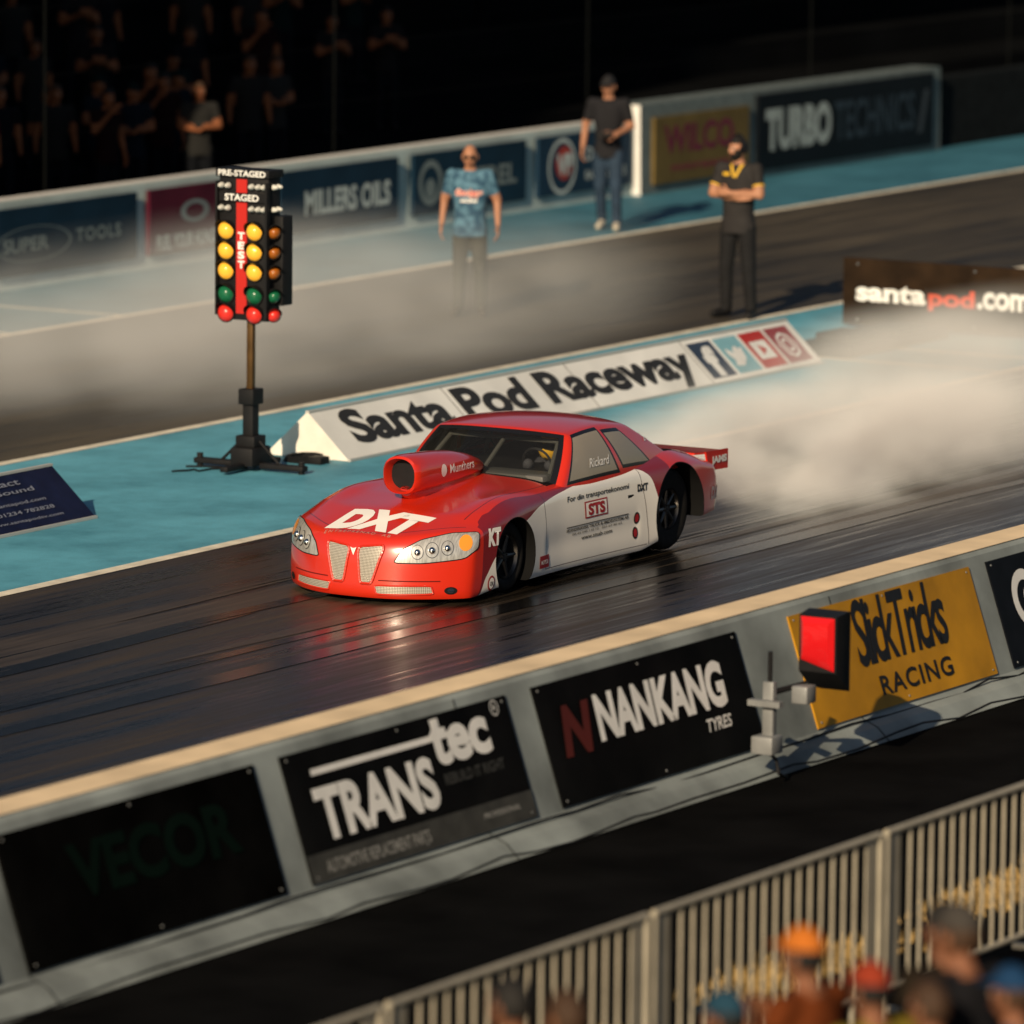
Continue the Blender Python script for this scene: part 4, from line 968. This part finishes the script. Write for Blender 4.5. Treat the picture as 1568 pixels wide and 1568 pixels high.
# ------------------------------------------------------------------ SAFETY FENCE
FM=mat('fence_galvanised',(.44,.40,.31),.45,.2,var=.15)
def fence(x0,n,y):
    L=2.55
    for k in range(n):
        a=x0+k*(L+.08); mb=MB()
        mb.tube((a,y,1.08),(a+L,y,1.08),.020,None,0,10); mb.tube((a,y,.2),(a+L,y,.2),.018,None,0,10)
        for xx in (a,a+L): mb.tube((xx,y,.02),(xx,y,1.08),.024,None,0,10)
        mb.box(a+.06,a+.16,y-.006,y+.006,.22,1.07,0); mb.box(a+L-.16,a+L-.06,y-.006,y+.006,.22,1.07,0)
        m=17
        for i in range(1,m): 
            xx=a+.16+(L-.32)*i/m; mb.tube((xx,y,.2),(xx,y,1.08),.010,None,0,8)
        for xx in (a+.3,a+L-.3): mb.box(xx-.02,xx+.02,y-.3,y+.3,.0,.03,0); mb.tube((xx,y,.03),(xx,y,.2),.015,None,0,8)
        mb.obj('crowd_control_barrier',[FM],None,True)
fence(-26.5,10,-10.35)
random.seed(11); vs=[];fs=[]
for k in range(26000):
    x=random.uniform(-28,-3); y=random.gauss(-9.3,.13)
    if math.sin(x*1.9)+math.sin(x*.7+1)+random.uniform(-.9,.9)<-.5: continue
    a=random.uniform(0,6.28);h=random.uniform(.02,.07);l=random.uniform(-.05,.05);w=.008
    b=len(vs); vs+=[(x-w*math.cos(a),y-w*math.sin(a),0),(x+w*math.cos(a),y+w*math.sin(a),0),(x+l,y+l*.7,h)]; fs.append((b,b+1,b+2))
mk('dry_grass',vs,fs,mat('dry_grass',(.42,.28,.10),.8,var=.4,vscale=3))
# ------------------------------------------------------------------ FAR CROWD + STAND
DARKC=mat('stand_dark',(.005,.0055,.006),.95,var=.4,vscale=.6,spec=.02)  # stand's shade is carried by this near-black colour
mb=MB()
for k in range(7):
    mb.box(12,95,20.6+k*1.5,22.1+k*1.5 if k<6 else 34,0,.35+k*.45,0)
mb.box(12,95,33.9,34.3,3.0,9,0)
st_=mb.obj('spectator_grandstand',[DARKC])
mb=MB()
for x in range(19,96,7): mb.tube((x,24,1.2),(x,24,8.6),.09,None,0,10)
mb.box(11.9,95,19.5,34.5,8.6,8.9,0); mb.obj('roof_and_posts',[DARKC],st_)
mb=MB(); mb.box(0,11.8,15.9,34,0,19,0)  # added tower outside the view, there to shade the far crowd
for fl in range(5):
    for i in range(5): mb.box(.8+i*2.2,2.4+i*2.2,15.84,15.89,1.2+fl*3.2,3.0+fl*3.2,1)
    mb.box(-.1,11.85,15.75,15.9,3.5+fl*3.2,3.7+fl*3.2,2)
mb.box(-.2,11.9,15.7,34.2,19,19.3,2)
mb.obj('crowd_shade_building',[mat('cladding_grey',(.20,.20,.20),.8,var=.15),BLACKG,mat('trim_grey',(.35,.35,.34),.7)])
mb=MB()
GP=mat('fence_post',(.007,.008,.008),.9,spec=.03)
for k in range(10):
    x=17.2+k*6.3-6.3; mb.tube((x,16.3,0),(x,16.3,3.2),.012,None,0,8)
for z in (1.5,2.2,3.0): mb.tube((-3,16.3,z),(60,16.3,z),.003,None,0,6)
mb.obj('catch_fence',[GP])
crowd=empty('spectator_crowd')
cols=[(.006,.006,.008),(.009,.009,.010),(.006,.009,.014),(.012,.005,.005),(.014,.014,.014),(.005,.012,.012),(.02,.02,.019),(.14,.008,.014)]  # mostly near-black clothes: the crowd's shade is put into these colours
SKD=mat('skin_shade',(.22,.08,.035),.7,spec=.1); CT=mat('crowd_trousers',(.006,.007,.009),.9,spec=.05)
protos=[]
random.seed(21)
for i in range(8):
    pose=[{},dict(elL=(.24,-.08,1.2),wrL=(.05,-.28,1.32),elR=(-.24,-.08,1.2),wrR=(-.05,-.28,1.32)),dict(elL=(.26,-.03,1.2),wrL=(.02,-.2,1.2),elR=(-.26,-.03,1.2),wrR=(-.02,-.22,1.17)),dict(elR=(-.28,-.12,1.25),wrR=(-.12,-.26,1.5))][i%4]
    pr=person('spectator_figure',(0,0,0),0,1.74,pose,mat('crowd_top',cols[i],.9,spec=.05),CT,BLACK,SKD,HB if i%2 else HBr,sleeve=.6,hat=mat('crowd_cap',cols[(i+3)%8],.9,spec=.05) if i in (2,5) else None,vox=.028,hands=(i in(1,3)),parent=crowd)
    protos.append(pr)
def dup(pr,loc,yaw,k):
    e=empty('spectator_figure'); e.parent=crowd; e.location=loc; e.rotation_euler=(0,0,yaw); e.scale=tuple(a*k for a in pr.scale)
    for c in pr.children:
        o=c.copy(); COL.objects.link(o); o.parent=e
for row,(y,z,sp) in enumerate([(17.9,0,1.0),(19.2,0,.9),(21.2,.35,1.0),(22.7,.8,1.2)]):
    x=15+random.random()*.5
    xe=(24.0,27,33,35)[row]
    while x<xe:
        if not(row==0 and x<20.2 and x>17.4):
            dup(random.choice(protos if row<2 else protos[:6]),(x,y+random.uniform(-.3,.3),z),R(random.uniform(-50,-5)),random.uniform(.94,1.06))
        x+=sp*random.uniform(.6,1.8)
for i,(pr,p_) in enumerate(zip(protos,[(19.0,18.2),(18.5,18.3),(22.0,18.3),(23.6,18.9),(21.2,18.9),(27.0,21.0),(29.5,21.2),(17.7,17.6)])):
    pr.location=(p_[0],p_[1],0.15 if i<2 or i==7 else 0); pr.rotation_euler=(0,0,R(-40))
# ------------------------------------------------------------------ SMOKE
def smoke(name,loc,sc,dens,nscale,rot=0,col=(.88,.95,.97),aniso=-.28,seed=0,lo=.36,hi=.62,pw=.25,det=2.5,st=(1,1,1)):
    bm=bmesh.new(); bmesh.ops.create_icosphere(bm,subdivisions=3,radius=1); me=bpy.data.meshes.new(name); bm.to_mesh(me); bm.free()
    o=bpy.data.objects.new(name,me); COL.objects.link(o); o.location=loc; o.scale=sc; o.rotation_euler=(0,0,rot)
    m=bpy.data.materials.new(name); m.use_nodes=True; nt=m.node_tree; nt.nodes.clear(); N=nt.nodes.new; L=nt.links.new
    out=N('ShaderNodeOutputMaterial'); vv=N('ShaderNodeVolumeScatter'); vv.inputs['Color'].default_value=(*col,1); vv.inputs['Anisotropy'].default_value=aniso
    tc=N('ShaderNodeTexCoord'); mp=N('ShaderNodeMapping'); mp.inputs['Scale'].default_value=[a*b for a,b in zip(sc,st)]; mp.inputs['Location'].default_value=(seed,seed*2,0)
    n=N('ShaderNodeTexNoise'); n.inputs['Scale'].default_value=nscale; n.inputs['Detail'].default_value=det; n.inputs['Roughness'].default_value=.55
    L(tc.outputs['Object'],mp.inputs[0]); L(mp.outputs[0],n.inputs['Vector'])
    ln_=N('ShaderNodeVectorMath'); ln_.operation='LENGTH'; L(tc.outputs['Object'],ln_.inputs[0])
    r1=N('ShaderNodeMapRange'); r1.interpolation_type='SMOOTHSTEP'; r1.inputs[1].default_value=1.0; r1.inputs[2].default_value=pw; r1.inputs[3].default_value=0; r1.inputs[4].default_value=1; L(ln_.outputs['Value'],r1.inputs[0])
    r2=N('ShaderNodeMapRange'); r2.interpolation_type='SMOOTHSTEP'; r2.inputs[1].default_value=lo; r2.inputs[2].default_value=hi; L(n.outputs['Fac'],r2.inputs[0])
    a=N('ShaderNodeMath'); a.operation='MULTIPLY'; L(r1.outputs[0],a.inputs[0]); L(r2.outputs[0],a.inputs[1])
    b=N('ShaderNodeMath'); b.operation='MULTIPLY'; b.inputs[1].default_value=dens; L(a.outputs[0],b.inputs[0]); L(b.outputs[0],vv.inputs['Density'])
    L(vv.outputs[0],out.inputs['Volume']); me.materials.append(m); return o
smoke('tire_smoke',(6.0,.35,.22),(4.9,1.9,.78),2.6,1.0,lo=.34,hi=.70,det=3.5,st=(.6,1,1))
smoke('tire_smoke',(12.5,1.7,.3),(6.5,2.3,.80),.8,.8,seed=4,lo=.34,hi=.68,st=(.6,1,1))
smoke('tire_smoke',(9.8,9.2,.4),(9.4,3.3,1.25),.34,.6,seed=9,lo=.33,hi=.66,st=(.6,1,1),aniso=-.2)
# ------------------------------------------------------------------ LIGHT
AZ=191; EL=25
w=bpy.data.worlds.new('World'); scene.world=w; w.use_nodes=True; nt=w.node_tree
sky=nt.nodes.new('ShaderNodeTexSky'); sky.sky_type='NISHITA'; sky.sun_disc=False; sky.sun_elevation=R(EL); sky.sun_rotation=R((90-AZ)%360)
nt.links.new(sky.outputs[0],nt.nodes['Background'].inputs[0]); nt.nodes['Background'].inputs[1].default_value=.05
ld=bpy.data.lights.new('sun','SUN'); ld.energy=5; ld.angle=R(.5); ld.color=(1,.80,.56)
lo=bpy.data.objects.new('sun',ld); COL.objects.link(lo)
sd=V((math.cos(R(AZ))*math.cos(R(EL)),math.sin(R(AZ))*math.cos(R(EL)),math.sin(R(EL))))
lo.rotation_euler=sd.to_track_quat('Z','Y').to_euler(); lo.location=(-40,-10,30)
# ------------------------------------------------------------------ CAMERA
a=R(30.4);pt=math.atan(.1424);ro=.01
h=V((math.cos(a),math.sin(a),0));r_=V((math.sin(a),-math.cos(a),0));zz=V((0,0,1))
f=h*math.cos(pt)-zz*math.sin(pt);u=h*math.sin(pt)+zz*math.cos(pt)
r2=r_*math.cos(ro)+u*math.sin(ro);u2=u*math.cos(ro)-r_*math.sin(ro)
cd=bpy.data.cameras.new('camera'); co=bpy.data.objects.new('camera',cd); COL.objects.link(co)
M=Matrix((r2,u2,-f)).transposed().to_4x4(); M.translation=V((-45,-26.5,7.9)); co.matrix_world=M
cd.sensor_width=36; cd.lens=36*10000/1568; cd.clip_end=2000; cd.clip_start=.5
cd.dof.use_dof=True; cd.dof.focus_distance=50.5; cd.dof.aperture_fstop=1.6
scene.camera=co
scene.view_settings.view_transform='Standard'; scene.view_settings.look='None'; scene.view_settings.exposure=0
# ------------------------------------------------------------------ origins
for o in list(scene.objects):
    if o.parent or o.type not in('MESH','EMPTY') : continue
    if o.type=='EMPTY' and (o.location.length>0 or o.name in('spectator_crowd',)): continue
    if o.name.startswith('tire_smoke'): continue
    pts=[]
    if o.type=='MESH': pts+=[V(c) for c in o.bound_box]
    for c in o.children:
        if c.type=='MESH': pts+=[V(k) for k in c.bound_box]
    if not pts: continue
    mn=V([min(p[i] for p in pts) for i in range(3)]); mx=V([max(p[i] for p in pts) for i in range(3)]); c=(mn+mx)/2; c.z=mn.z
    if o.type=='MESH': o.data.transform(Matrix.Translation(-c))
    o.location=c
    for ch in o.children: ch.matrix_parent_inverse=Matrix.Translation(-c)
